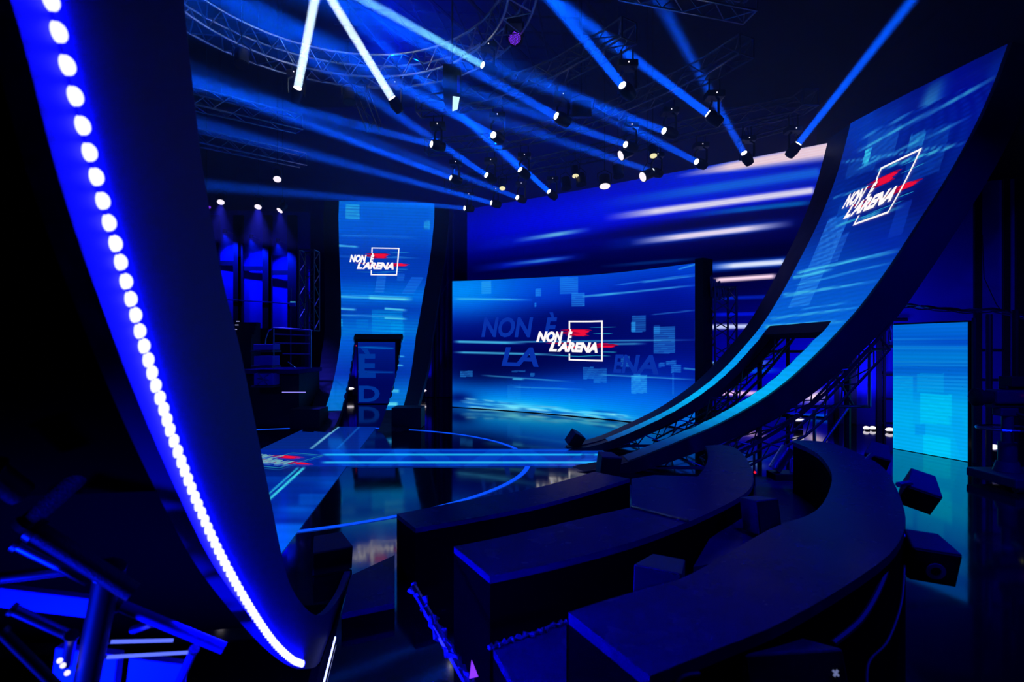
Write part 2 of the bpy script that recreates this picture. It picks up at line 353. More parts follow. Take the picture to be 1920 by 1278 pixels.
scr = surface('led_surface', f_cs, 330, 190, pic_center, S_cs, cp)
MB().loft([[f_cs(i / 30, 0, -.05), f_cs(i / 30, 1, -.05) + Vector((0, 0, .03)), f_cs(i / 30, 1, -.3) + Vector((0, 0, .03)), f_cs(i / 30, 0, -.3)] for i in range(31)]).build('back_frame', M_black, cp)
p1 = f_cs(1, 0, 0); MB().box((p1.x + .05, p1.y + .05, 2.04), (0.22, 0.4, 4.08), Matrix.Rotation(-0.9, 3, 'Z')).build('side_post', M_black, cp)
def inv_cs(x, y):
    best = None
    for i in range(401):
        u = i / 400; p = f_cs(u, 0); d = abs(960 + FPX * p.x / p.y - x)
        if best is None or d < best[0]: best = (d, u)
    u = best[1]; p = f_cs(u, 0); t = f_cs(u, 1); z = CAMZ + (HZ - y) / FPX * p.y
    return u, (z - p.z) / (t.z - p.z)
_len = sum((spline(cs, (i + 1) / 100) - spline(cs, i / 100)).length for i in range(100))
u0, v0 = inv_cs(1098, 638)
p0 = f_cs(u0, v0); k_ = 64 / FPX * p0.y
_kx = (inv_cs(1130, 638)[0] - inv_cs(1066, 638)[0])
def mp_cs(x, y, off): return f_cs(u0 + x * _kx, v0 + y * k_ / 4.0, off)
logo(scr, mp_cs)
for body, xa, xb, ya, yb, m in (('NON', 902, 1000, 630, 594, E_ghostd), ('\u00c8', 1020, 1045, 630, 594, E_ghostd), ('LA', 940, 1010, 684, 650, E_ghostd), ('ENA', 1150, 1235, 697, 664, E_ghostd)):
    ua, va = inv_cs(xa, ya); ub, vb = inv_cs(xb, yb)
    vs, fs = fit_text(body, ua, ub, va, inv_cs((xa + xb) / 2, yb)[1], bold=0.03, shear=0.2)
    mb = MB(); mb.add([f_cs(x, y, 0.003) for x, y in vs], fs); mb.build('ghost_lettering', m, scr)

# ------------------------------------------------------------ the curved ramps
PROF = [(-.35, .0), (0, .05), (.5, .17), (1.07, .40), (1.74, .72), (2.3, 1.07), (2.75, 1.42), (3.15, 1.82), (3.64, 2.40), (4.0, 2.96), (4.35, 3.6), (4.8, 4.5), (5.15, 5.4), (5.42, 6.4), (5.52, 6.95)]
def prof(t):
    p = spline([(a, b, 0) for a, b in PROF], t); return p.x, p.y
T_OF_S = [(prof(i / 400)[0], i / 400) for i in range(401)]
def t_at(s): return float(np.interp(s, [a for a, b in T_OF_S], [b for a, b in T_OF_S]))
def nrm(t):
    a, b = prof(max(0, t - .01)), prof(min(1, t + .01)); dx, dz = b[0] - a[0], b[1] - a[1]; L = math.hypot(dx, dz)
    return dz / L, -dx / L      # outward (convex side)
class Ramp:
    def __init__(s, O, ang, near, far):
        s.O = Vector(O); s.d = Vector((math.cos(ang), math.sin(ang), 0)); s.n = Vector((-math.sin(ang), math.cos(ang), 0)); s.near, s.far = near, far; s.top = (1.0, 1.0)
    def P(s, t, off, out=0.0):
        a, z = prof(t); nx, nz = nrm(t)
        return s.O + s.d * (a + nx * out) + s.n * off + Vector((0, 0, z + nz * out))
    def F(s, t, w, out=0.0):     # w 0..1 across from near rail to far rail
        t = t * (s.top[0] + (s.top[1] - s.top[0]) * w) if t > .97 else min(t, s.top[0] + (s.top[1] - s.top[0]) * w)
        a = prof(t)[0]; return s.P(t, s.near(a) + (s.far(a) - s.near(a)) * w, out)
def lattice(mb, pa, pb, r=0.018, skip=1, r2=None):
    """zig-zag bars between two point rows"""
    r2 = r2 or r * .6
    for i in range(0, len(pa) - 1):
        a, b = (pa[i], pb[i + 1]) if i % 2 else (pb[i], pa[i + 1]); mb.tube(a, b, r2, 5)
def build_ramp(R, label, pic, S_mat, latn, latf, thick, leg, door_t0, s0, w2, group, lsc, inner_dark=None):
    th = thing('curved_screen_ramp', label, 'screen', R.O, group)
    NS, NW = 270, 190
    t0 = t_at(s0); td = t_at(door_t0)
    def hole(u, v):
        if v > td: return False
        a = prof(v)[0]; wid = abs(R.far(a) - R.near(a)); return leg[0] / wid < u < 1 - leg[1] / wid
    scr = surface('led_surface', lambda u, v: R.F(v, u), NW, NS, pic, S_mat, th, hole=hole, v_rng=(t0, 1))
    # fascia on both long sides
    n = 40
    for w, lat, sg in ((0, latn, math.copysign(1, R.near(1) - R.far(1))), (1, latf, math.copysign(1, R.far(1) - R.near(1)))):
        secs = []
        for i in range(n + 1):
            t = min(i / n, R.top[w]); a = prof(t)[0]; o = (R.near if w == 0 else R.far)(a); L = lat * min(1, .5 + t)
            tk = thick * min(1, .25 + 1.2 * t)
            secs.append([R.P(t, o, .01), R.P(t, o + sg * L, .03 if lat > .2 else .01), R.P(t, o + sg * L, tk), R.P(t, o - sg * .04, tk)])
        MB().loft(secs).build('side_fascia', M_fascia, th)
    # back board behind the picture above the doorway, lintel and inner leg cheeks
    secs = []
    for i in range(13):
        t = td + (1 - td) * i / 12; secs.append([R.F(t, 0, .03), R.F(t, 1, .03), R.F(t, 1, .14), R.F(t, 0, .14)])
    MB().loft(secs).build('back_board', M_black, th)
    a = prof(td)[0]; wid = abs(R.far(a) - R.near(a)); l0, l1 = leg[0] / wid, 1 - leg[1] / wid
    MB().loft([[R.F(td, w, .0), R.F(td, w, .14), R.F(td - .02, w, .14), R.F(td - .02, w, .0)] for w in (l0, l1)]).build('door_lintel', M_black, th)
    for sd in (0, 1):
        secs = []
        for i in range(17):
            t = .02 + (td - .02) * i / 16; a = prof(t)[0]; wid = abs(R.far(a) - R.near(a)); w = leg[0] / wid if sd == 0 else 1 - leg[1] / wid; e = 0 if sd == 0 else 1
            secs.append([R.F(t, w, .0), R.F(t, w, .16), R.F(t, e, .16), R.F(t, e, .03)])
        MB().loft(secs).build('leg_panel', M_black, th)
    # lattice frame carrying the ramp
    for w in (.06, .94):
        A = [R.F(t_at(.3 + 4.9 * i / 16), w, .22) for i in range(17)]; B = [R.F(t_at(.3 + 4.9 * i / 16), w, .6) for i in range(17)]
        B = [Vector((p.x, p.y, max(p.z, .06))) for p in B]
        mb = MB(); mb.path(A, .025); mb.path(B, .03); lattice(mb, A, B, .022)
        mb.build('support_truss', M_dalu, th)
    return th, scr
def ramp_inv(R, x, y):
    best = (1e9, 0, 0)
    for i in range(0, 161):
        for j in range(0, 41):
            t = i / 160; w = j / 40; p = R.F(t, w)
            d = (960 + FPX * p.x / p.y - x) ** 2 + (HZ - FPX * (p.z - CAMZ) / p.y - y) ** 2
            if d < best[0]: best = (d, t, w)
    return best[1], best[2]
def ramp_logo(R, scr, cx, cy, unit, shift=0, flip=False):
    t, w = ramp_inv(R, cx, cy); a = prof(t)[0]; wid = abs(R.far(a) - R.near(a))
    eps = .01; L = (R.F(t + eps, w) - R.F(t - eps, w)).length / (2 * eps)
    def mp(x, y, off):
        return R.F(t + y * unit / L, w + (-x if not flip else x) * unit / wid, -off)
    logo(scr, mp)

# right-hand ramp: rises towards +X, near rail towards the camera
def near_r(a): return float(np.interp(a, [-.35, .6, 1.5, 2.5, 3.6, 4.4, 5.42], [-2.05, -2.1, -2.2, -2.5, -2.75, -3.05, -3.5]))
def far_r(a): return 0.0
RR = Ramp((1.3, 10.6, 0), 0.0, near_r, far_r)
RR.top = (t_at(5.335), t_at(5.43))
def pic_rramp(P):
    P.grad([(60, (0, 10, 90)), (220, (0, 20, 140)), (330, (0, 20, 120)), (430, (0, 30, 130)), (500, (0, 70, 190)), (600, (0, 100, 215)), (660, (0, 140, 235)), (740, (0, 180, 240)), (790, (0, 130, 200)), (830, (0, 50, 120)), (860, (0, 15, 60))])
    P.blob(1620, 240, 60, 60, (0, 60, 190), .8); P.blob(1800, 160, 60, 60, (0, 0, 150), .7); P.blob(1720, 370, 60, 50, (0, 0, 90), .6); P.blob(1580, 400, 30, 60, (0, 50, 170), .6)
    P.blob(1660, 450, 60, 30, (0, 30, 170), .7); P.blob(1430, 690, 60, 60, (0, 170, 240), .5)
    def q(x0, x1, y0, y1, c, a): P.rect(x0, x1, y0, y1, c, a, sl=-.35, sh=.25, scan=6)
    q(1625, 1680, 245, 300, (20, 90, 190), .7); q(1705, 1770, 245, 330, (10, 70, 170), .6); q(1590, 1640, 300, 325, (10, 90, 190), .5)
    q(1620, 1631, 280, 306, (60, 220, 240), .9); q(1705, 1732, 250, 276, (40, 150, 210), .7)
    P.rect(1535, 1572, 410, 500, (40, 130, 230), .75, sl=-.2, sh=.42, scan=5); P.rect(1495, 1532, 505, 572, (40, 140, 235), .7, sl=-.15, sh=.45, scan=5)
    P.rect(1560, 1580, 440, 490, (40, 120, 220), .5, sl=-.2, sh=.4, scan=5)
    P.rect(1675, 1700, 380, 440, (10, 60, 190), .5, sl=-.3, sh=.3, scan=0); P.rect(1570, 1590, 380, 420, (10, 90, 190), .5, sl=-.3, sh=.3, scan=5)
    for x0, y0, x1, y1, w, a in ((1600, 233, 1905, 80, 1.5, .6), (1610, 262, 1890, 118, 1.3, .5), (1605, 285, 1885, 135, 2, .7), (1600, 320, 1830, 215, 1.5, .5), (1575, 305, 1810, 268, 1.5, .5), (1640, 320, 1815, 265, 1.6, .8),
                                 (1560, 372, 1640, 345, 1.5, .5), (1560, 425, 1700, 385, 1.4, .7), (1490, 512, 1695, 467, 2.2, .9), (1485, 521, 1565, 504, 2.5, .9), (1490, 535, 1680, 490, 1.5, .5), (1465, 556, 1650, 525, 2, .6),
                                 (1465, 552, 1600, 534, 1.5, .7), (1440, 598, 1620, 575, 2, .6), (1430, 612, 1590, 602, 2.5, .9), (1500, 580, 1600, 565, 1.5, .4), (1550, 655, 1570, 650, 2, .5)):
        P.streak(x0, y0, x1, y1, w, (70, 200, 235), a, .05, .25)
    for y in range(230, 600, 9):
        P.streak(1400, y + 60, 1900, y - 110, 1.2, (0, 60, 190), .35, .05, .05)
S_rr = screen_mat('ramp_tiles', 0.012)
rth, rscr = build_ramp(RR, 'tall curved LED ramp rising behind the benches', pic_rramp, S_rr, .06, .8, .48, (.42, .38), 3.64, .55, None, 'curved screen ramps', 1)
rth['label'] = 'tall black-edged curved LED ramp beside the benches, dark blue picture turning cyan on two legs'
ramp_logo(RR, rscr, 1665, 355, .9)

# far ramp: rises away from the camera
def near_f(a): return -float(np.interp(a, [-.35, 1.0, 3.6, 4.4, 5.42], [-.95, -.98, -1.12, -1.3, -1.6]))
def far_f(a): return -float(np.interp(a, [-.35, 1.0, 3.6, 4.4, 5.42], [.95, .98, 1.12, 1.3, 1.6]))
FA = PI / 2 + 0.10
RF = Ramp((-3.72, 12.75, 0), FA, lambda a: -near_f(a), lambda a: -far_f(a))
# near -> left side on the picture is +n ; n = (-sin, cos) points to -X
RF.near = lambda a: -float(np.interp(a, [-.35, 1.0, 3.6, 4.4, 5.42], [.95, .98, 1.12, 1.3, 1.6]))
RF.far = lambda a: float(np.interp(a, [-.35, 1.0, 3.6, 4.4, 5.42], [.95, .98, 1.12, 1.3, 1.6]))
def pic_framp(P):
    P.grad([(380, (0, 110, 235)), (430, (0, 95, 225)), (480, (0, 55, 175)), (520, (0, 60, 185)), (555, (0, 120, 230)), (580, (0, 60, 180)), (620, (0, 120, 215)), (640, (0, 90, 210)), (700, (0, 50, 170)), (735, (0, 110, 210)), (770, (0, 110, 190))])
    P.rect(648, 674, 383, 411, (50, 190, 240), .8, sl=.05); P.rect(680, 720, 395, 430, (0, 90, 220), .4); P.rect(795, 806, 414, 430, (50, 190, 240), .7)
    P.rect(705, 722, 513, 548, (40, 130, 230), .6, sh=.15, scan=3); P.rect(745, 758, 513, 525, (40, 130, 230), .5, sh=.15); P.rect(762, 785, 520, 550, (30, 120, 230), .6, sh=.6)
    P.rect(697, 755, 580, 625, (0, 160, 235), .65); P.rect(628, 642, 598, 612, (30, 180, 240), .8); P.rect(668, 690, 600, 615, (0, 130, 220), .5); P.rect(733, 758, 605, 640, (0, 160, 230), .6)
    for x0, y0, x1, y1, w, a in ((633, 460, 674, 463, 1.5, .8), (632, 555, 775, 560, 2.5, .6), (690, 557, 775, 561, 3, 1), (632, 578, 670, 580, 2, .8), (720, 578, 765, 582, 2, .8), (630, 590, 760, 594, 1.2, .6),
                                 (720, 596, 765, 598, 1.5, .8), (634, 440, 790, 446, 1, .3), (633, 480, 790, 484, 1, .3), (740, 684, 757, 685, 1.5, .7), (600, 733, 622, 734, 2, .9), (728, 732, 750, 733, 3, .7),
                                 (590, 757, 612, 757, 3, .8), (722, 757, 748, 757, 3, 1), (734, 667, 760, 668, 1.2, .6), (620, 640, 640, 640, 1, .6)):
        P.streak(x0, y0, x1, y1, w, (90, 215, 240), a, .05, .2)
    for y in range(385, 640, 6):
        P.streak(630, y, 805, y + 8, 1.0, (0, 50, 190), .4, .02, .02)
S_rf = screen_mat('far_ramp_tiles', 0.014)
fth, fscr = build_ramp(RF, 'narrow bright blue curved LED ramp behind the stage ring, doorway between its feet', pic_framp, S_rf, .5, .5, .45, (.42, .42), 3.64, 1.0, None, 'curved screen ramps', 1)
ramp_logo(RF, fscr, 722, 489, 0.89)
for sx in (-1, 1):
    p = RF.P(t_at(.55), sx * 1.2); MB().box((p.x, p.y - .1, .26), (.72, .6, .5)).build('foot_box', M_black, fth, bevel=.01)

# ------------------------------------------------------------ screen seen through the far ramp's doorway
dp = thing('doorway_screen', 'dim blue screen with big pale letters seen through the far ramp doorway', 'screen', (-5.0, 18.6, 0))
def pic_door(P):
    P.grad([(600, (0, 50, 170)), (650, (0, 25, 130)), (720, (0, 5, 90)), (780, (0, 10, 90))]); P.streak(660, 650, 740, 653, 1.5, (0, 110, 210), .8); P.streak(660, 696, 740, 698, 1.5, (0, 90, 200), .7)
A_, B_ = at(671, 750, 18.6), at(741, 750, 18.6)
dscr = surface('led_surface', lambda u, v: Vector((A_.x + (B_.x - A_.x) * u, 18.6, .03 + v * 2.5)), 40, 60, pic_door, screen_mat('door_tiles', .012), dp)
MB().box(((A_.x + B_.x) / 2, 18.7, 1.28), (B_.x - A_.x + .06, .14, 2.56)).build('back_frame', M_black, dp)
for body, xa, xb, ya, yb in (('\u00c8', 673, 704, 706, 662), ('D', 673, 712, 752, 722)):
    a, b = at(xa, ya, 18.58), at(xb, yb, 18.58); vs, fs = fit_text(body, a.x, b.x, a.z, b.z, shear=0, bold=.03)
    MB().add([(x, 18.58, y) for x, y in vs], fs).build('ghost_lettering', E_ghost, dscr)

# ------------------------------------------------------------ cyan side panel
sp_ = thing('side_panel_screen', 'upright bright cyan LED panel standing on the glossy floor near the studio camera', 'screen', (7.7, 9.9, 0))
L_, R_ = Vector((7.5, 10.5, 0)), Vector((7.92, 9.27, 0))
def pic_panel(P):
    P.grad([(600, (0, 110, 220)), (640, (0, 90, 205)), (670, (0, 125, 215)), (690, (0, 95, 205)), (730, (0, 135, 225)), (760, (0, 165, 235)), (860, (0, 175, 240))])
    P.rect(1725, 1785, 738, 795, (0, 205, 245), .7, sl=.06, scan=5); P.rect(1732, 1782, 818, 860, (0, 210, 250), .7, sl=.15, scan=5); P.rect(1675, 1712, 705, 760, (0, 170, 235), .6, scan=5)
    P.rect(1672, 1712, 770, 800, (0, 180, 240), .5, sl=.1); P.rect(1720, 1770, 700, 735, (0, 190, 240), .35); P.rect(1715, 1735, 795, 815, (0, 120, 225), .5); P.rect(1790, 1815, 780, 860, (0, 150, 235), .4, sh=-.3)
    for y in (636, 650, 653, 678, 684, 705, 712, 718, 725):
        P.streak(1665, y, 1820, y + (y - 650) * .04, 1.5, (30, 160, 230), .35, .05, .05)
    P.blob(1800, 640, 80, 8, (0, 60, 190), .5)
for _ in (0,):
    psc = surface('led_surface', lambda u, v: L_.lerp(R_, u) + Vector((0, 0, .01 + v * 2.42)), 70, 130, pic_panel, screen_mat('panel_tiles', .011), sp_)
dv = (R_ - L_).normalized(); nv = Vector((-dv.y, dv.x, 0))
if nv.x < 0: nv = -nv
MB().loft([[p + nv * .02, p + nv * .02 + Vector((0, 0, 2.46)), p + nv * .12 + Vector((0, 0, 2.46)), p + nv * .12] for p in (L_, R_)]).build('back_frame', M_black, sp_)
MB().tube(R_ + nv * .06 + dv * .06, R_ + nv * .06 + dv * .06 + Vector((0, 0, 2.5)), .035).build('side_post', M_dalu, sp_)

# ------------------------------------------------------------ floor light ring and floor LED strips
CX, CY, RX, RY = -4.33, 9.29, 4.655, 3.95
mb = MB(); N = 160; vs = []
for i in range(N):
    a = 2 * PI * i / N
    for r in (0, .085): vs += [(CX + (RX - r) * math.cos(a), CY + (RY - r) * math.sin(a), .006)]
mb.add(vs, [(2 * i, 2 * i + 1, (2 * i + 3) % (2 * N), (2 * i + 2) % (2 * N)) for i in range(N)])
tag(mb.build('floor_light_ring', E_ring), 'thin glowing blue ring of light set into the glossy stage floor', 'light ring')
def pic_A(P):
    P.c[:] = (0, 35, 150)
    P.blob(900, 858, 250, 40, (0, 50, 180), .7)
    for x in range(620, 1200, 90): P.rect(x, x + 45, 842, 878, (0, 75, 200), .5, sh=1.6 if (x // 90) % 2 else -1.6, scan=0)
    P.streak(600, 852, 1200, 852, 1.7, (30, 190, 240), .9, .02, .05); P.streak(600, 866.5, 1200, 866.5, 1.9, (40, 190, 240), .9, .02, .05)
    P.streak(600, 844, 1200, 844, 1, (0, 90, 210), .6); P.rect(1090, 1115, 850, 860, (0, 20, 120), .6)
def pic_B(P):
    P.grad([(790, (0, 30, 120)), (850, (5, 40, 130)), (880, (0, 25, 110)), (900, (0, 40, 150)), (960, (0, 35, 150)), (985, (0, 90, 215)), (1060, (0, 90, 225))])
    P.blob(620, 905, 26, 14, (0, 75, 190), .8); P.rect(560, 700, 925, 945, (0, 75, 190), .7, scan=0); P.blob(560, 955, 40, 9, (0, 90, 210), .8)
    P.rect(480, 640, 893, 903, (0, 60, 170), .5, scan=0); P.blob(540, 975, 70, 6, (0, 25, 130), .8)
    P.streak(696, 750, 540, 875, 2, (110, 190, 220), .9, .1, .4); P.streak(722, 752, 590, 882, 1.5, (20, 110, 190), .6, .1, .4)
    P.streak(572, 874, 480, 958, 2.0, (60, 215, 235), 1, .05, .01); P.streak(561, 874, 474, 952, 1.6, (40, 180, 225), .9, .05, .01)
def strip(name, label, quad, pic, nu, nv, m):
    th = thing(name, label, 'floor screen', (quad[0][0], quad[0][1], 0))
    q = [Vector((x, y, 0)) for x, y in quad]
    f = lambda u, v, z=.012: q[0].lerp(q[1], u).lerp(q[3].lerp(q[2], u), v) + Vector((0, 0, z))
    return th, surface('led_surface', f, nu, nv, pic, m, th)
stA, sa = strip('floor_screen_strip', 'blue LED floor strip with two cyan lines running across the stage towards the right ramp', [(-5.6, 8.89), (1.75, 8.89), (1.75, 10.42), (-5.6, 10.42)], pic_A, 220, 40, screen_mat('floor_tiles_across', .05, True))
q0 = [(-4.55, 4.6), (-2.15, 4.6), (-3.38, 13.3), (-5.08, 13.3)]
stB, sb = strip('floor_screen_strip', 'blue LED floor strip with cyan lines running from the doorway ramp to the near ramp', q0, pic_B, 90, 190, screen_mat('floor_tiles_along', .05, True))
for c_ in sb.data.vertices: c_.co.z -= .004
c0 = Vector((-3.95, 9.35, 0)); ud = Vector((.945, -.33, 0)); vd = Vector((.33, .945, 0))
logo(sa, lambda x, y, off: c0 + ud * (x * .72) + vd * (y * .95) + Vector((0, 0, .014 + off)), False, emit('floor_logo_pale', (110, 170, 185)), emit('floor_logo_frame', (30, 120, 160)))
# short free light strip on the floor close to the near ramp
mb = MB(); a, b = Vector((-1.2, 3.62, .02)), Vector((-1.08, 3.0, .02)); n = 34
E_dot.cycles.emission_sampling = 'NONE'
lt = thing('floor_light_strip', 'short strip of tiny white-blue lights running from the near ramp foot along the floor', 'light strip', a)
MB().tube(a, b, .006, 6).build('strip_base', M_trim, lt)
E_small = emit('small_led', (235, 240, 255), 3, 'AUTO'); _e2 = E_small.node_tree.nodes['Emission']; _e2.inputs[0].default_value = (.35, .4, 1, 1)
for i in range(n):
    p = a.lerp(b, i / (n - 1)); MB().tube(p + Vector((0, 0, .004)), p + Vector((0, 0, .014)), .007, 8, .004).build('led_dot', E_small, lt)

# ------------------------------------------------------------ near ramp seen from the side
X0P = -0.69
def plane(x, y):
    Y = -X0P / ((805 - x) / 1000.0); return Vector((X0P - .155 * Y, Y, CAMZ + (HZ - y) / FPX * Y))
OUT = [(-40, -160), (20, 0), (62, 150), (100, 300), (140, 430), (180, 545), (230, 680), (285, 815), (345, 950), (395, 1050), (450, 1130), (510, 1205), (565, 1249), (600, 1243), (630, 1185), (648, 1120), (657, 1077)]
INN = [(335, -160), (345, 0), (358, 130), (378, 300), (400, 430), (422, 545), (447, 640), (470, 750), (490, 850), (510, 950), (527, 1035), (542, 1090), (565, 1130), (590, 1152), (615, 1147), (640, 1112), (657, 1070)]
nr = thing('near_screen_ramp', 'dark curved ramp with a line of large white LED dots down its side', 'screen', (-1.2, 3.2, 0))
ns = 64
def zc(p): return Vector((p.x, p.y, max(p.z, .012)))
ov = [zc(plane(*spline([(a, b, 0) for a, b in OUT], i / ns)[:2])) for i in range(ns + 1)]
iv = [zc(plane(*spline([(a, b, 0) for a, b in INN], i / ns)[:2])) for i in range(ns + 1)]
pd = Vector((-.988, .153, 0)) * -1      # across direction (towards +X, towards the camera side)
pd = Vector((.988, .153, 0))
MB().loft([[ov[i], iv[i], iv[i] - pd * .05, ov[i] - pd * .05] for i in range(ns + 1)]).build('side_fascia', M_ffascia, nr)
MB().loft([[iv[i] - pd * .05, iv[i] - pd * 3.0, iv[i] - pd * 3.0 + (ov[i] - iv[i]) * .15, iv[i] - pd * .05 + (ov[i] - iv[i]) * .15] for i in range(0, ns - 5)]).build('screen_back', M_riser, nr)
MB().loft([[ov[i] - pd * .05, ov[i] - pd * 3.0, ov[i] - pd * 3.0 + (iv[i] - ov[i]) * .1, ov[i] - pd * .05 + (iv[i] - ov[i]) * .1] for i in range(0, 32)]).build('underside_panel', M_riser, nr)
MB().loft([[ov[i] - pd * 3.05, iv[i] - pd * 3.05, iv[i] - pd * 3.1, ov[i] - pd * 3.1] for i in range(ns + 1)]).build('side_fascia', M_fascia, nr)
DOT = [(75, -60), (90, 0), (105, 60), (121, 122), (136, 180), (150, 235), (163, 285), (176, 331), (188, 376), (200, 417), (212, 456), (222, 491), (232, 527), (241, 560), (250, 590), (258, 620), (266, 648), (274, 674), (281, 698), (288, 722), (296, 745), (303, 766), (309, 786), (315, 805)]
low = [(315, 805), (342, 880), (370, 950), (400, 1018), (435, 1085), (475, 1152), (512, 1204), (545, 1235), (566, 1244)]
lp = [plane(*spline([(a, b, 0) for a, b in low], i / 300)[:2]) for i in range(301)]
acc = 0; sel = []; last = 0
for i in range(1, 301):
    acc += (lp[i] - lp[i - 1]).length
    if acc - last > .0355: sel.append(lp[i]); last = acc
pts = [plane(*d) for d in DOT] + sel
vsd = []; NR = 20
base = MB()
for k, r, h in ((0, 1, 0), (1, .93, .45), (2, .75, .75), (3, .45, .95)):
    pass
for p in []: pass
tape = MB().path([p + pd * .002 for p in pts], .004, 6).build('light_tape', M_black, nr)
def dome(c, r, h, axis, n=16):
    u = Vector((0, 0, 1)); w = axis.cross(u).normalized(); mb = MB(); rings = [(1, 0), (.92, .5), (.7, .82), (.35, .97)]
    vs = [c + (u * math.cos(2 * PI * i / n) + w * math.sin(2 * PI * i / n)) * r * a + axis * h * b for a, b in rings for i in range(n)] + [c + axis * h]
    fs = [(k * n + i, k * n + (i + 1) % n, (k + 1) * n + (i + 1) % n, (k + 1) * n + i) for k in range(3) for i in range(n)] + [(3 * n + i, 3 * n + (i + 1) % n, 4 * n) for i in range(n)]
    return mb.add(vs, fs)
for p in pts:
    dome(p + pd * .001, .0185, .014, pd).build('led_dot', E_dot, tape, smooth=True)
print('near ramp dots', len(pts))

# ------------------------------------------------------------ truss builder
def truss(name, label, path, w=.35, bay=.45, m=None, r=.024, group=None, cat='truss', closed=False, tri=False, parent=None):
    """four-chord lattice truss along a polyline; chords are parts, the bracing is one part"""
    m = m or M_alu; path = [Vector(p) for p in path]
    Ls = [0]
    for i in range(1, len(path)): Ls.append(Ls[-1] + (path[i] - path[i - 1]).length)
    n = max(2, int(Ls[-1] / bay)); q = []
    for i in range(n + 1):
        d = Ls[-1] * i / n; k = min(max(0, int(np.searchsorted(Ls, d)) - 1), len(path) - 2); f = (d - Ls[k]) / max(1e-9, Ls[k + 1] - Ls[k]); q.append(path[k].lerp(path[k + 1], f))
    rails = [[], [], [], []]
    for i in range(n + 1):
        if closed: d = (q[(i + 1) % n] - q[(i - 1) % n]).normalized()
        else: d = (q[min(n, i + 1)] - q[max(0, i - 1)]).normalized()
        ref = Vector((0, 0, 1)) if abs(d.z) < .8 else Vector((1, 0, 0))
        s = d.cross(ref).normalized(); u = s.cross(d).normalized()
        for k, (a, b) in enumerate(((-1, -1), (1, -1), (1, 1), (-1, 1))): rails[k].append(q[i] + s * a * w / 2 + u * b * w / 2)
    th = thing(name, label, cat, path[0], group) if parent is None else parent
    for k in range(4): MB().path(rails[k], r, 6).build('chord', m, th, smooth=True)
    mb = MB()
    for k in range(4): lattice(mb, rails[k], rails[(k + 1) % 4], r * .9, r2=r * .55)
    for i in (0, n):
        if closed: break
        for k in range(4): mb.tube(rails[k][i], rails[(k + 1) % 4][i], r * .8)
    mb.build('bracing', m, th)
    return th
# circular truss
truss('circular_truss', 'big round aluminium truss ring hanging high over the stage', [(-3.1 + 3.3 * math.cos(2 * PI * i / 64), 9.2 + 3.3 * math.sin(2 * PI * i / 64), 8.45) for i in range(65)], .5, .32, r=.028, closed=True)
ZB = 6.5
def bt(px): Y = (ZB - 2) * 1000 / (HZ - px[1]); return Vector(((px[0] - 960) / 1000 * Y, Y, 7.34))
rows = [[(1180, 150), (1167, 160), (1043, 217), (925, 253), (809, 270), (785, 271)],
        [(1400, 175), (1327, 213), (1245, 245), (1173, 271), (1075, 300), (975, 318), (912, 328), (845, 333), (800, 335)],
        [(1520, 255), (1497, 269), (1395, 287), (1306, 303), (1223, 321), (1120, 343), (1029, 359), (970, 370), (921, 380), (871, 390), (840, 396)]]
lab = ['lighting truss closest to the round truss, carrying four blue beam lights', 'middle curved lighting truss carrying blue beam lights over the stage', 'lighting truss closest to the streaky backdrop, carrying the longest row of beam lights']
for r_, l_ in zip(rows, lab):
    truss('lighting_truss', l_, [bt(p) for p in r_], .34, .4, m=M_dalu, r=.022, group='lighting trusses over the stage')
truss('ceiling_truss', 'short straight aluminium truss hanging above the far wall panels', [at(352, 183, 12.2), at(560, 232, 14.2)], .38, .4, group='side trusses')
truss('ceiling_truss', 'lower straight truss carrying white downlights over the far wall panels', [at(345, 252, 13.5), at(568, 300, 16.2)], .36, .4, m=M_alu, group='side trusses')
truss('ceiling_truss', 'bright-edged truss end high at the top of the picture above the beam lights', [at(1170, -35, 9.4), at(1408, 12, 9.8)], .4, .4, m=M_alu, group='side trusses')
truss('ceiling_truss', 'thin dark truss above the tall backdrop where its streaks are whitest', [at(1400, 250, 14), at(1482, 228, 13.8)], .3, .4, m=M_dalu, r=.02, group='side trusses')
truss('ceiling_truss', 'sloping truss piece hanging under the round truss near the white beam lights', [at(672, 165, 12.5), at(702, 240, 13.6)], .3, .4, m=M_dalu, r=.02, group='side trusses')
# roof grid over the stage
mb = MB()
g = thing('roof_grid', 'dark criss-cross steel roof grid seen against the blue-lit ceiling', 'grid', (-2, 16, 11))
for i in range(12):
    x = -4.6 + i * .55; MB().tube((x, 12.3, 11), (x + 1.2, 19, 11), .035).build('grid_bar', M_black, g)
for i in range(9):
    y = 12.8 + i * .75; MB().tube((-5, y, 11.08), (2.6, y + .5, 11.08), .035).build('grid_bar', M_black, g)
for i in range(7):
    MB().tube((-4.8 + i, 12.3, 10.8), (-1.5 + i, 19, 11.3), .05).build('grid_brace', M_black, g)

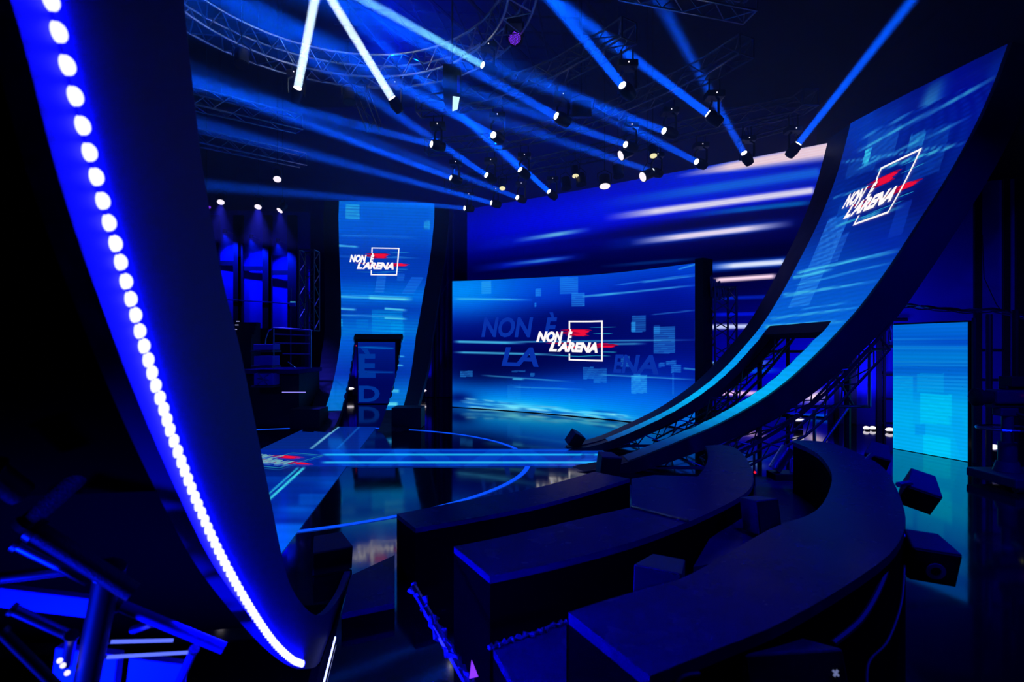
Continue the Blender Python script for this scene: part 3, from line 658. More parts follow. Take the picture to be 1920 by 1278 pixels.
# ------------------------------------------------------------ moving beam lights
def moving_head(px, end, yr, energy, half, label, color=(0.0, .075, 1), lens=None, z=ZB, r=.085, group='beam lights over the stage', beam=True):
    Y = (z - 2) * 1000 / (HZ - px[1]); p = at(px[0], px[1], Y); q = at(end[0], end[1], Y * yr); d = (q - p).normalized()
    top = Vector((p.x, p.y, p.z)) - d * .16            # head centre: lens sits in front of it
    th = thing('beam_light', label, 'stage light', (top.x, top.y, top.z + .5), group); ct = 7.175 if z == ZB else top.z + .62
    hx = Vector((d.y, -d.x, 0)).normalized() if abs(d.z) < .99 else Vector((1, 0, 0))
    MB().box((top.x, top.y, top.z + .44), (.34, .26, .12)).build('base', M_house, th, bevel=.015)
    yk = MB()
    for s in (-1, 1):
        yk.path([top + hx * s * .08 + Vector((0, 0, .38)), top + hx * s * .17 + Vector((0, 0, .3)), top + hx * s * .175 + Vector((0, 0, .1)), top + hx * s * .165], .025, 6)
    yk.build('yoke', M_house, th)
    MB().loft([[top + d * a + (hx * math.cos(2 * PI * k / 16) + hx.cross(d) * math.sin(2 * PI * k / 16)) * R for k in range(16)] for a, R in ((-.17, .06), (-.15, .1), (0, .125), (.1, .115), (.15, r + .012), (.16, r + .008))]).build('head', M_house, th, smooth=True)
    MB().tube(p - d * .005, p + d * .006, r * .8, 16).build('lens', lens or E_lens, th)
    MB().tube(top + Vector((0, -.135, .44)), top + Vector((0, -.145, .44)), .012, 8).build('indicator_light', E_pink, th)
    for s in (-.1, .1): MB().tube(top + Vector((s, 0, .5)), Vector((top.x + s, top.y, ct)), .015).build('clamp', M_house, th)
    if beam:
        l = bpy.data.lights.new('beam', 'AREA'); l.shape = 'DISK'; l.energy = energy; l.color = color; l.size = r * 1.7; l.spread = math.radians(half * 2)
        o = bpy.data.objects.new('beam', l); COL.objects.link(o); o.parent = th; o.location = p + d * .02 - th.location; o.rotation_euler = d.to_track_quat('-Z', 'Y').to_euler()
    return th
K = 44
BEAMS = [((1167, 160), (1035, 0), .85, 1.5, 1.5, 'blue beam light with the highest lens of all, beam rising steeply to the truss end'),
         ((1327, 213), (1040, 0), .97, 1.7, 1.8, 'blue beam light throwing the longest steep beam up to the middle of the ceiling'),
         ((1395, 287), (1235, 0), .85, .9, 2.2, 'blue beam light throwing a wide dim beam under the bright-edged truss end'),
         ((1497, 269), (1710, 0), .85, 1.7, 1.6, 'lone blue beam light leaning towards the tall right ramp'),
         ((1043, 217), (680, 20), .8, 1.1, 1.6, 'blue beam light whose beam crosses the round truss beside the pale green beam'),
         ((1245, 245), (850, 95), .8, .9, 2.0, 'blue beam light throwing a broad beam under the crossing of two beams above the backdrop'),
         ((1173, 271), (860, 165), .8, .7, 1.6, 'blue beam light whose beam is cut by a dark hanging lamp'),
         ((1306, 303), (1000, 145), .8, .8, 1.8, 'blue beam light just above the backdrop where its top white streak begins'),
         ((1223, 321), (900, 215), .8, .6, 1.7, 'blue beam light beside the tilted oval white lamp at the backdrop top edge'),
         ((1029, 359), (760, 120), .8, 1.8, 1.6, 'blue beam light at the low end of the brightest long beam, just over the backdrop'),
         ((975, 318), (700, 70), .8, 1.0, 1.4, 'blue beam light standing in the middle of the brightest long beam'),
         ((925, 253), (760, 165), .8, .9, 1.5, 'blue beam light beside the dark lamp with the rectangular glow'),
         ((912, 328), (640, 145), .8, 1.1, 1.9, 'blue beam light whose beam passes under the white beam lamp'),
         ((845, 333), (400, 165), .8, 1.3, 1.7, 'blue beam light at the middle truss end with a long flat beam'),
         ((921, 380), (380, 235), .8, 1.0, 1.7, 'blue beam light low above the far ramp with a flat beam sinking left'),
         ((871, 390), (420, 350), .82, .6, 1.5, 'lowest blue beam light, its nearly level beam skimming the far ramp top'),
         ((970, 370), (700, 265), .8, .6, 1.6, 'small blue beam light between the two lowest beams over the backdrop corner'),
         ((809, 270), (400, 165), .8, .8, 1.7, 'blue beam light at the end of the round-truss row with a faint flat beam')]
for s_, e_, yr, en, hf, lb in BEAMS:
    moving_head(s_, e_, yr, K * en, hf, lb)
moving_head((558, 165), (590, 0), .9, K * 2.4, .9, 'white beam light hanging under the round truss, its beam almost upright', (.6, .78, 1), r=.1, z=7.6, group='white beam lights under the round truss')
moving_head((735, 184), (622, 0), .9, K * 2.4, .8, 'white beam light hanging under the round truss, its beam slanting up to the left', (.6, .78, 1), r=.1, z=7.4, group='white beam lights under the round truss')
moving_head((905, 122), (683, 0), .85, K * .9, .9, 'pale green beam light hanging on the right of the round truss', (.2, .7, .8), r=.08, z=7.8, group='white beam lights under the round truss')

# ------------------------------------------------------------ plain white lamps
def fresnel(px, z, tilt, label, lensm, r=.11, group='small white lamps', az=None):
    Y = (z - 2) * 1000 / (HZ - px[1]); p = at(px[0], px[1], Y); d = Vector(tilt).normalized(); c = p - d * .13
    th = thing('stage_lamp', label, 'stage light', (c.x, c.y, c.z + .4), group)
    hx = d.cross(Vector((0, 0, 1))); hx = hx.normalized() if hx.length > .05 else Vector((1, 0, 0)); w = hx.cross(d)
    MB().loft([[c + d * a + (hx * math.cos(2 * PI * k / 14) + w * math.sin(2 * PI * k / 14)) * R for k in range(14)] for a, R in ((-.16, r * .6), (-.14, r * .95), (.1, r), (.13, r * 1.08), (.145, r * 1.08))]).build('housing', M_house, th, smooth=True)
    MB().tube(p + d * .012, p + d * .022, r * .92, 16).build('lens', lensm, th)
    MB().path([c + hx * r * 1.15, c + hx * r * 1.25 + Vector((0, 0, .2)), c + Vector((0, 0, .3)), c - hx * r * 1.25 + Vector((0, 0, .2)), c - hx * r * 1.15], .012, 5).build('yoke', M_house, th)
    MB().tube(c + Vector((0, 0, .29)), Vector((c.x, c.y, 12.99)), .008).build('hanger', M_house, th)
    return th
FR = [((1165, 291), 6.4, (-.88, -.2, -.45), 'tilted oval white lamp hanging above the backdrop, upper one of the two tilted ones', E_pink, .12),
      ((1206, 331), 6.2, (-.85, -.3, -.45), 'tilted oval white lamp cut against the bright blue top of the backdrop', E_pink, .13),
      ((1134, 348), 6.2, (0, -.3, -1), 'flat white lamp facing down on the backdrop top edge', E_pink, .15),
      ((1079, 329), 6.4, (0, -.4, -1), 'small warm yellow lamp between the brightest beam and the flat white lamp', E_warm, .09),
      ((1225, 291), 6.5, (0, -.4, -1), 'small warm yellow lamp right of the tilted oval lamp', E_warm, .09),
      ((942, 352), 6.4, (0, -.4, -1), 'small warm yellow lamp above the backdrop corner beside the far ramp', E_warm, .09),
      ((520, 335), 6.5, (.2, -.5, -.8), 'white downlight, highest of those over the far wall panels', E_pink, .11),
      ((414, 378), 6.3, (.2, -.5, -.8), 'white downlight over the leftmost far wall panel', E_pink, .11),
      ((484, 387), 6.3, (.1, -.5, -.8), 'white downlight over the middle far wall panel', E_pink, .11),
      ((525, 394), 6.3, (-.4, -.5, -.8), 'white downlight over the far wall panel beside the ladder tower', E_pink, .11),
      ((391, 388), 6.2, (.6, -.3, -.8), 'dim bluish lamp next to the edge of the near ramp', E_purple, .06)]
for px, z, tl, lb, m, r in FR: fresnel(px, z, tl, lb, m, r)
def lamp_spot(px, z, tgt, e, deg=40, col=(.03, .03, 1)):
    Y = (z - 2) * 1000 / (HZ - px[1]); p = at(px[0], px[1], Y); d = (Vector(tgt) - p).normalized()
    l = bpy.data.lights.new('lamp_beam', 'SPOT'); l.energy = e; l.color = col; l.spot_size = math.radians(deg); l.spot_blend = .7; l.shadow_soft_size = .08
    o = bpy.data.objects.new('lamp_beam', l); COL.objects.link(o); o.location = p + d * .06; o.rotation_euler = d.to_track_quat('-Z', 'Y').to_euler()
lamp_spot((414, 378), 6.3, (-7.2, 13, .8), 900); lamp_spot((484, 387), 6.3, (-6.2, 13, 1.2), 1200); lamp_spot((525, 394), 6.3, (-5.9, 14.5, 2), 700)

# purple dotted LED wash head
th = thing('led_wash_head', 'round purple LED wash light with dotted face at the upper end of the round truss', 'stage light', at(965, 72, 10.6))
c = at(965, 72, 10.6); d = Vector((-.25, -.9, -.3)).normalized(); hx = d.cross(Vector((0, 0, 1))).normalized(); w = hx.cross(d)
MB().loft([[c - d * .02 + d * a + (hx * math.cos(2 * PI * k / 18) + w * math.sin(2 * PI * k / 18)) * R for k in range(18)] for a, R in ((-.2, .08), (-.12, .14), (0, .15), (.015, .14))]).build('head', M_house, th, smooth=True)
for ix in range(-4, 5):
    for iy in range(-4, 5):
        q = hx * ix * .028 + w * (iy * .028 + (ix % 2) * .014)
        if q.length < .122: MB().tube(c + q, c + q + d * .006, .0095, 8).build('led_dot', E_purple, th)
MB().box(c + Vector((0, .05, .32)), (.3, .25, .12)).build('base', M_house, th)
MB().tube(c - hx * .17, c - hx * .17 + Vector((0, 0, .3)), .02).build('yoke_arm', M_house, th); MB().tube(c + hx * .17, c + hx * .17 + Vector((0, 0, .3)), .02).build('yoke_arm', M_house, th)
# dark lamp with rectangular glow
c = at(848, 172, 11.2)
th = thing('profile_spotlight', 'large dark hanging spotlight with a white rectangular glow under the round truss', 'stage light', (c.x, c.y, c.z + .5))
MB().loft([[c + Vector((sx * .5 * wd, sy * .5 * wd, h)) for sx, sy in ((-1, -1), (1, -1), (1, 1), (-1, 1))] for h, wd in ((.5, .34), (.1, .36), (-.3, .3), (-.42, .2))]).build('housing', M_house, th)
MB().add([at(849, 180, 10.98), at(862, 182, 10.98), at(858, 205, 10.98), at(848, 209, 10.98), at(849, 180, 11.02), at(862, 182, 11.02), at(858, 205, 11.02), at(848, 209, 11.02)], [(0, 1, 2, 3), (4, 7, 6, 5), (0, 4, 5, 1), (1, 5, 6, 2), (2, 6, 7, 3), (3, 7, 4, 0)]).build('lens', emit('pale_cyan_glow', (200, 245, 255), 1.2), th)
MB().box(at(860, 158, 11.0), (.06, .04, .35)).build('barn_door', M_case, th)
MB().tube(c + Vector((0, 0, .48)), Vector((c.x, c.y, 12.99)), .02).build('hanger', M_house, th)
# other dark unlit heads silhouetted along the backdrop top
for i, (x, y, zz, lb) in enumerate(((1062, 352, 6.2, 'dark unlit round lamp on the backdrop edge beside the brightest beam'), (1090, 345, 6.2, 'dark unlit round lamp between the yellow lamp and the flat white lamp'), (1160, 330, 6.25, 'dark unlit round lamp right of the flat white lamp'), (453, 120, 7.4, 'unlit hanging lamp with a dull glint left of the white beam light'), (655, 190, 7.4, 'unlit hanging lamp between the two white beam lights'), (1090, 218, 6.6, 'large dark lamp hanging in front of the cut blue beam'))):
    fresnel((x, y), zz, (.1, -.2, -1) if i < 5 else (0, .3, -1), lb, M_house, .13 if i < 5 else .2, 'unlit lamps')

# ------------------------------------------------------------ audience benches and decks
def deck(name, label, top, z0, z1, cat='bench', trim=True, group=None, m=None):
    poly = [tuple(onz(x, y, z1)[:2]) for x, y in top]
    cx = sum(p[0] for p in poly) / len(poly); cy = sum(p[1] for p in poly) / len(poly)
    th = thing(name, label, cat, (cx, cy, 0), group)
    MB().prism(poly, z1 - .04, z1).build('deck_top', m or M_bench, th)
    inn = [(cx_ + (cx - cx_) * .0, cy_) for cx_, cy_ in poly]
    MB().prism(inn, z0, z1 - .04).build('riser_skirt', M_riser, th)
    return th, poly
def arc(pts, n=18):
    return [tuple(spline([(a, b, 0) for a, b in pts], i / n)[:2]) for i in range(n + 1)]
def edge(pts_px, z, n): return arc(pts_px, n)
# inner bench
A_front = arc([(779, 990), (955, 958), (1062, 933), (1181, 897)]); A_back = arc([(1114, 884), (1009, 913), (872, 938), (744, 963)])
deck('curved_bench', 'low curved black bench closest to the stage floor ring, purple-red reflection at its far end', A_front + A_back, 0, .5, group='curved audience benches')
B_front = arc([(919, 1080), (1062, 1049), (1190, 1014), (1290, 978)], 16) + arc([(1300, 974), (1360, 946), (1400, 922), (1413, 898), (1404, 866), (1380, 840), (1350, 833)], 18)
B_back = arc([(1322, 835), (1328, 852), (1322, 875), (1308, 893)], 6) + [(1227, 890), (1184, 897), (1184, 951)] + arc([(1182, 951), (1098, 970), (955, 1003), (851, 1024)], 16)
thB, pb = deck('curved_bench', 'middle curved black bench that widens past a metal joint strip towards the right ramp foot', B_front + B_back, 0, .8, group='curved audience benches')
a, b = onz(1184, 951, .8), onz(1290, 978, .8); MB().tube(a + Vector((0, 0, .004)), b + Vector((0, 0, .004)), .012, 6).build('joint_strip', M_trim, thB)
C_out = arc([(1218, 1267), (1353, 1213), (1480, 1159), (1646, 1057), (1694, 997), (1692, 943), (1658, 878), (1604, 847), (1565, 832), (1527, 826), (1488, 825)], 40)
C_in = arc([(1487, 828), (1520, 842), (1545, 862), (1560, 900), (1530, 957), (1442, 992), (1297, 1075), (1227, 1098), (1140, 1123), (1066, 1147)], 36)
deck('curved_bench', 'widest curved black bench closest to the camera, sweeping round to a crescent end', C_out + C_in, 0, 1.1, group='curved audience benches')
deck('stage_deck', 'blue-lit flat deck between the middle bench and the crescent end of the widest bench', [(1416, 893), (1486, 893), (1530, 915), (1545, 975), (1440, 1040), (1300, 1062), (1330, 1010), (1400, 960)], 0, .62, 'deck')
# low aisle decks behind the benches, left foot
deck('stage_deck', 'dark blue low deck beside the near ramp foot in front of the red floor reflection', [(658, 1078), (740, 1040), (740, 1130), (640, 1150)], 0, .12, 'deck')
deck('stage_deck', 'dark low deck in the gap under the widest bench near the wrapped pipe', [(925, 1215), (1062, 1165), (1062, 1300), (990, 1330)], 0, .62, 'deck')
# wrapped pipe leaning between the bench ends
th = thing('wrapped_pipe', 'slanting metal pipe wrapped in crumpled plastic between the bench ends', 'pipe', onz(880, 1270, .1))
a, b = at(775, 1100, 2.9), at(905, 1330, 2.35)
MB().tube(a, b, .02, 8).build('pipe', M_steel, th)
for k in (0, 1):
    pts_ = []
    rs = random.Random(k)
    for i in range(40):
        t = i / 39; p = a.lerp(b, t) + Vector((rs.uniform(-.02, .02) + (k * .03 - .015), rs.uniform(-.02, .02), rs.uniform(-.025, .025))); pts_.append(p)
    MB().path(pts_, lambda t, k=k: .011 + .006 * math.sin(t * 60 + k), 6).build('plastic_wrap', M_plast, th)
MB().add([at(884, 1236, 2.4), at(897, 1268, 2.4), at(880, 1272, 2.4), at(886, 1240, 2.45)], [(0, 1, 2), (0, 3, 1), (0, 2, 3), (1, 3, 2)]).build('purple_tag', E_purple, th)
# plastic edge wrap on the widest bench's end
pts_ = [onz(917 + (1062 - 917) * i / 30, 1215 - (1215 - 1165) * i / 30 + random.uniform(-3, 3), .63) for i in range(31)]
tag(MB().path(pts_, lambda t: .012 + .006 * math.sin(t * 70), 6).build('plastic_wrap', M_plast), 'strip of crumpled plastic along the low deck edge under the widest bench', 'plastic')

# ------------------------------------------------------------ loudspeaker boxes clamped to the benches
def cabinet(label, c, size, rot, arm=None, ring=False, group='compact black loudspeakers', mark=False):
    th = thing('loudspeaker', label, 'loudspeaker', c, group); M = rot
    w, dp_, h = size
    vs = [M @ Vector(v) for v in ((-w / 2, -dp_ / 2, -h / 2), (w / 2, -dp_ / 2, -h / 2), (w * .36, dp_ / 2, -h / 2), (-w * .36, dp_ / 2, -h / 2), (-w / 2, -dp_ / 2, h / 2), (w / 2, -dp_ / 2, h / 2), (w * .36, dp_ / 2, h / 2), (-w * .36, dp_ / 2, h / 2))]
    C_ = Vector(c)
    MB().add([v + C_ for v in vs], [(0, 3, 2, 1), (4, 5, 6, 7), (0, 1, 5, 4), (1, 2, 6, 5), (2, 3, 7, 6), (3, 0, 4, 7)]).build('cabinet', M_cab, th, bevel=.008)
    MB().box(C_ + M @ Vector((0, -dp_ / 2 - .006, 0)), (w * .92, .012, h * .92), M).build('grille', M_grille, th)
    if ring:
        o = C_ + M @ Vector((0, -dp_ / 2 - .018, -.01)); mb = MB(); n = 20; ax = M @ Vector((1, 0, 0)); az = M @ Vector((0, 0, 1)); ay = M @ Vector((0, -1, 0))
        mb.loft([[o + (ax * math.cos(2 * PI * i / n) + az * math.sin(2 * PI * i / n)) * r_ + ay * e_ for r_, e_ in ((.04, 0), (.04, .006), (.022, .006), (.022, 0))] for i in range(n + 1)], caps=False).build('badge_ring', M_case, th)
    if mark:
        o = C_ + M @ Vector((w * .36, -dp_ / 2 - .014, h * .05))
        MB().box(o, (.022, .004, .006), M @ Matrix.Rotation(.8, 3, 'Y')).box(o, (.022, .004, .006), M @ Matrix.Rotation(-.8, 3, 'Y')).build('tape_mark', emit('tape_grey', (110, 120, 170), .8), th)
    if arm is not None:
        MB().path([Vector(arm), Vector(arm).lerp(C_, .5) + Vector((0, 0, .03)), C_ + M @ Vector((0, 0, 0))], .018, 6).build('bracket', M_steel, th)
    return th
def RM(z, x=0, y=0): return Matrix.Rotation(z, 3, 'Z') @ Matrix.Rotation(x, 3, 'X') @ Matrix.Rotation(y, 3, 'Y')
cabinet('loudspeaker with a flat lit lid lying in the gap between the middle and widest benches', onz(1243, 1062, .86) + Vector((0, 0, -.06)), (.24, .26, .16), RM(-.5, -.1), None)
cabinet('loudspeaker standing upright on the deck at the bend of the middle bench', at(1428, 968, 3.9) + Vector((0, .05, .0)), (.2, .2, .24), RM(.3, -.15), None)
cabinet('small tilted loudspeaker at the back rim of the crescent end of the widest bench', at(1643, 855, 4.55), (.19, .19, .16), RM(-.7, .5, .3), onz(1625, 862, 1.09))
cabinet('tilted loudspeaker on a bracket in front of the cyan panel reflection', at(1722, 918, 3.6), (.2, .2, .17), RM(-.6, .5, .35), at(1684, 908, 3.45))
cabinet('big loudspeaker with a round badge ring clamped outside the widest bench', at(1736, 1042, 2.6), (.2, .18, .17), RM(-.3, .2, .08), at(1678, 1000, 2.7), True)
cabinet('loudspeaker at the bottom edge of the picture with a small grey cross mark', at(1455, 1250, 1.75), (.34, .22, .14), RM(.1, -.3, 0), None, mark=True)
cabinet('small loudspeaker tilted on the tip of the right ramp foot, against the bright screen reflection', at(1077, 822, 10.6), (.28, .26, .28), RM(.3, .3, .5), None)
cabinet('dark loudspeaker in front of the right ramp tip, standing over the floor strip end', at(1138, 868, 7.6) + Vector((0, 0, -.05)), (.3, .28, .36), RM(.2, .1, .1), None)
cabinet('black loudspeaker lying on the floor inside the near ramp foot', onz(612, 1052, .1) + Vector((0, .1, .04)), (.34, .28, .22), RM(.5, .2, 0), None)
# stands for the two boxes over the stage floor
for x, y, Y, lb in ((1077, 832, 10.6, 'short stand under the small loudspeaker on the ramp tip'), (1138, 880, 7.6, 'short stand under the dark loudspeaker over the floor strip')):
    p = at(x, y, Y); th = thing('speaker_stand', lb, 'stand', (p.x, p.y, 0))
    MB().tube((p.x, p.y, .02), (p.x, p.y, max(.05, p.z)), .025, 8).build('pole', M_black, th); MB().box((p.x, p.y, .012), (.3, .3, .024)).build('base_plate', M_black, th)
# cables
def cable(pts_, label, r=.012, name='cable'):
    P_ = [spline(pts_, i / 40) for i in range(41)]
    tag(MB().path(P_, r, 6).build(name, M_cable, smooth=True), label, 'cable')
cable([at(1690, 1000, 2.62), at(1672, 1040, 2.45), at(1650, 1100, 2.2), at(1615, 1160, 2.0), at(1562, 1206, 1.85)], 'thick blue-lit cable hanging from the big loudspeaker down the widest bench side', .011)
cable([at(1696, 1060, 2.5), at(1690, 1130, 2.3), at(1665, 1200, 2.1), at(1630, 1240, 2.0), at(1625, 1290, 1.9)], 'thin dark cable dropping behind the big loudspeaker', .005)
cable([at(1330, 1245, 1.6), at(1350, 1215, 1.65), at(1390, 1208, 1.7), at(1430, 1195, 1.75)], 'short bunched cable on the widest bench edge beside the bottom loudspeaker', .008)
cable([at(1260, 1290, 1.5), at(1280, 1268, 1.52), at(1310, 1262, 1.55)], 'short curl of cable at the bottom edge under the widest bench', .007)

# silver moving head standing on deck
p = at(1466, 868, 5.6)
th = thing('floor_moving_light', 'silver-grey moving spotlight standing on the floor beyond the crescent bench end', 'stage light', (p.x, p.y, p.z - .2))
MB().box((p.x, p.y, p.z - .14), (.24, .2, .1)).build('base', M_house, th, bevel=.01)
MB().tube(p + Vector((-.09, -.02, -.06)), p + Vector((.06, -.02, .16)), .065, 14, .075).build('head', M_steel, th, smooth=True)
MB().path([p + Vector((.1, 0, -.1)), p + Vector((.12, 0, .04)), p + Vector((.05, 0, .05))], .02).build('yoke', M_case, th)
# its column
th2 = thing('equipment_plinth', 'low black plinth under the silver moving spotlight', 'plinth', (p.x, p.y, 0))
MB().box((p.x, p.y, (p.z - .2) / 2), (.4, .35, p.z - .2)).build('body', M_black, th2)
# thin pole with red lamp
p = at(1414, 850, 5.3); th = thing('thin_pole', 'thin upright pole with a tiny red light beside the middle bench end', 'pole', (p.x, p.y, 0))
MB().tube((p.x, p.y, 0), (p.x, p.y, p.z), .012).build('rod', M_dalu, th); q = at(1415, 885, 5.28); MB().tube(q, q + Vector((0, -.01, 0)), .012, 8).build('red_light', E_redled, th)

# ------------------------------------------------------------ scaffolding and trusses behind the right ramp
G = 'truss work behind the right ramp'
def post(a, b, r, m, label, name='scaffold_tube', group=G, cat='scaffold'):
    o = MB().tube(a, b, r, 8).build(name, m); tag(o, label, cat, group); return o
truss('truss_tower', 'black lattice tower standing between the centre screen edge and the right ramp', [at(1353, 815, 12.6) * 1, at(1353, 540, 12.6)], .5, .3, m=M_dalu, r=.025, group=G)
mb = MB()
for i in range(26):
    a = at(1332 + i * 1.7, 520 + i * 1.1 + random.uniform(-6, 6), 12.5 + .1 * math.sin(i * 3)); b = at(1334 + i * 1.7, 540 + random.uniform(5, 26) - i * .3, 12.5 + .1 * math.sin(i * 3)); mb.tube(a, b, .02, 4, .03)
tag(mb.build('plastic_cover', M_plast), 'crumpled plastic cover over the top of the lattice tower by the centre screen', 'cover')
truss('raking_truss', 'lattice truss raking up from the floor under the right ramp doorway', [at(1180, 838, 11.2), at(1330, 760, 11.4), at(1480, 615, 11.6)], .32, .4, m=M_dalu, r=.022, group=G)
truss('raking_truss', 'lattice truss slanting up behind the outer leg of the right ramp', [at(1330, 880, 8.9), at(1500, 790, 9.0), at(1640, 640, 9.1)], .36, .4, m=M_dalu, r=.022, group=G)
post(at(1462, 762, 9.8), at(1630, 762, 9.8), .03, M_steel, 'level scaffold tube crossing behind the outer ramp leg')
post(at(1527, 768, 9.8), at(1527, 862, 9.8), .03, M_steel, 'short upright scaffold tube under the outer ramp leg')
post(at(1630, 655, 9.6), at(1630, 762, 9.6), .028, M_steel, 'bright upright scaffold tube beside the outer ramp leg')
post(at(1590, 764, 9.8), at(1530, 850, 9.8), .028, M_steel, 'slanting scaffold tube under the level tube')
post(at(1565, 700, 9.9), at(1600, 760, 9.9), .025, M_dalu, 'short dark brace tube above the level tube')
post(Vector((6.35, 10.1, 0)), Vector((6.35, 10.1, 2.9)), .06, M_black, 'thick black post standing behind the outer ramp leg')
post(Vector((5.2, 11.2, 0)), Vector((5.2, 11.2, 2.6)), .05, M_black, 'black post standing inside the right ramp doorway')
post(Vector((6.0, 11.6, 0)), Vector((6.0, 11.6, 2.6)), .04, M_black, 'thin black post behind the right ramp doorway')
post(Vector((4.7, 11.7, 1.9)), Vector((7.2, 11.7, 1.9)), .03, M_black, 'black level tube seen through the right ramp doorway')
# boom with cables over the cyan panel
P_ = [at(1668, 640, 9.6), at(1672, 596, 9.7), at(1690, 573, 9.8), at(1740, 576, 9.8), at(1810, 582, 9.8), at(1870, 581, 9.6), at(1940, 600, 9.4)]
th = thing('cable_boom', 'horizontal pipe bundled with blue-lit cables above the cyan panel', 'pipe', P_[3])
MB().path([spline(P_, i / 40) for i in range(41)], .025).build('pipe', M_steel, th)
for k in range(3): MB().path([spline(P_, i / 40) + Vector((0, random.uniform(-.03, .03), .04 * math.sin(i * .5 + k * 2) - .01)) for i in range(41)], .012, 5).build('cable', M_plast if k == 0 else M_cable, th)
MB().path([at(1842, 440, 9.6), at(1845, 520, 9.6), at(1868, 570, 9.6), at(1880, 585, 9.6)], .008, 5).build('hanging_cable', M_cable, th)

# ------------------------------------------------------------ studio walls behind: lit panels and frames
def wallrun(a, b, z0, z1, m, name, kind='structure'):
    d = (Vector(b) - Vector(a)).normalized(); n = Vector((-d.y, d.x)) if len(d) == 2 else Vector((-d.y, d.x, 0))
    a3, b3 = Vector((a[0], a[1], 0)), Vector((b[0], b[1], 0)); n3 = Vector((n[0], n[1], 0)) * .1
    mb = MB().loft([[p + Vector((0, 0, z0)), p + Vector((0, 0, z1)), p + n3 + Vector((0, 0, z1)), p + n3 + Vector((0, 0, z0))] for p in (a3, b3)])
    o = mb.build(name, m); o['kind'] = 'structure'; return o
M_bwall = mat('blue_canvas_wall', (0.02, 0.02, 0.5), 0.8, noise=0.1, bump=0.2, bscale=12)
WA, WB = Vector((8.3, 14.0, 0)), Vector((13.9, 12.0, 0))
wallrun(WA[:2], WB[:2], 0, 6.0, M_bwall, 'wall_side_right')
wallrun((-13.9, 17.6), (-6.9, 18.2), 0, 6.6, M_wall, 'wall_side_left')
k = 0
def trimbox(c, d, M=None, m=M_black):
    global k; k += 1
    o = MB().box(c, d, M).build('trim_%d' % k, m); o['kind'] = 'structure'
wd = (WB - WA).normalized(); wa = math.atan2(wd.y, wd.x)
def on_wall(px):
    k_ = (px - 960) / FPX; t = (k_ * WA.y - WA.x) / (wd.x - k_ * wd.y); return WA + wd * t
for px, w_ in ((1566, .1), (1596, .16), (1645, .1), (1655, .05), (1829, .14), (1882, .12), (1910, .2)):
    c = on_wall(px); trimbox((c.x, c.y - .06, 3.0), (w_, .1, 6.0), Matrix.Rotation(wa, 3, 'Z'))
for pa, pb, ys in ((1648, 1700, (600, 650, 703, 748, 793)), (1829, 1882, (657, 712)), (1566, 1596, (700,))):
    a, b = on_wall(pa), on_wall(pb)
    for y_ in ys:
        trimbox(((a.x + b.x) / 2, (a.y + b.y) / 2 - .04, 2 + (650 - y_) / 1000 * (a.y + b.y) / 2), ((b - a).length, .05, .05), Matrix.Rotation(wa, 3, 'Z'))
for x_, w_ in ((392, .3), (437, .32), (440, .1), (492, .3), (498, .1), (540, .3)):
    p = at(x_, 600, 17.5); trimbox((p.x, 17.86, 3.2), (w_, .1, 6.4))
for i, (x0, x1, y_) in enumerate(((398, 432, 490), (450, 484, 500), (500, 532, 508))):
    a, b = at(x0, y_, 17.5), at(x1, y_, 17.5); trimbox(((a.x + b.x) / 2, 17.88, a.z), (b.x - a.x + .2, .05, .16))
a, b = at(380, 610, 17.3), at(560, 640, 17.3); trimbox(((a.x + b.x) / 2, 17.3, 1.3), (3.4, .3, 2.6))
def spot(loc, tgt, e, deg, col=BLUE, blend=.6):
    l = bpy.data.lights.new('wall_spot', 'SPOT'); l.energy = e; l.color = col; l.spot_size = math.radians(deg); l.spot_blend = blend; l.shadow_soft_size = .05
    o = bpy.data.objects.new('wall_spot', l); COL.objects.link(o); o.location = loc; o.rotation_euler = (Vector(tgt) - Vector(loc)).to_track_quat('-Z', 'Y').to_euler()
for x_, y_ in ((418, 430), (468, 440), (518, 448)):
    p = at(x_, y_, 17.2); th = thing('wall_washer', 'small lamp arm above the %s of the three blue wall panels' % {418: 'leftmost', 468: 'middle', 518: 'rightmost'}[x_], 'stage light', (p.x, p.y, p.z), 'wall panel lamps')
    MB().tube((p.x, 17.9, p.z), (p.x, 17.3, p.z), .02).build('arm', M_steel, th); MB().tube((p.x, 17.3, p.z + .03), (p.x, 17.3, p.z - .1), .06, 10).build('lamp_head', M_house, th)
    spot((p.x, 17.25, p.z - .12), (p.x, 17.95, p.z - .95), 900, 72, blend=.9)
def uplight(px, Y, label, tgt=None, e=120, w=.14, group='floor uplights'):
    p = at(px[0], px[1], Y); th = thing('floor_uplight', label, 'uplight', (p.x, p.y, 0), group)
    MB().box((p.x, p.y, p.z / 2 - .02), (w * 1.2, .12, max(.04, p.z - .08))).build('body', M_house, th)
    MB().loft([[p + Vector((math.cos(2 * PI * i / 14) * w * s_, -.02 + .02 * s_, math.sin(2 * PI * i / 14) * .045 * s_)) for i in range(14)] for s_ in (1.0,)] + [[p + Vector((math.cos(2 * PI * i / 14) * w, .03, math.sin(2 * PI * i / 14) * .045)) for i in range(14)]]).build('lens', E_pink, th)
    if tgt is not None: spot((p.x, p.y + .08, p.z + .1), tgt, e, 70, (.04, .04, 1), .9)
uplight((793, 732), 20.6, 'bright uplight at the drapes between the far ramp and the centre screen', (-3.44, 21.15, 1.7), 60)
uplight((657, 728), 21.0, 'bright uplight seen through the far ramp doorway', (-6.35, 21.7, 1.8), 60)
uplight((1497, 785), 13.0, 'bright uplight low behind the outer leg of the right ramp', (8.6, 13.9, 1.6), 250)
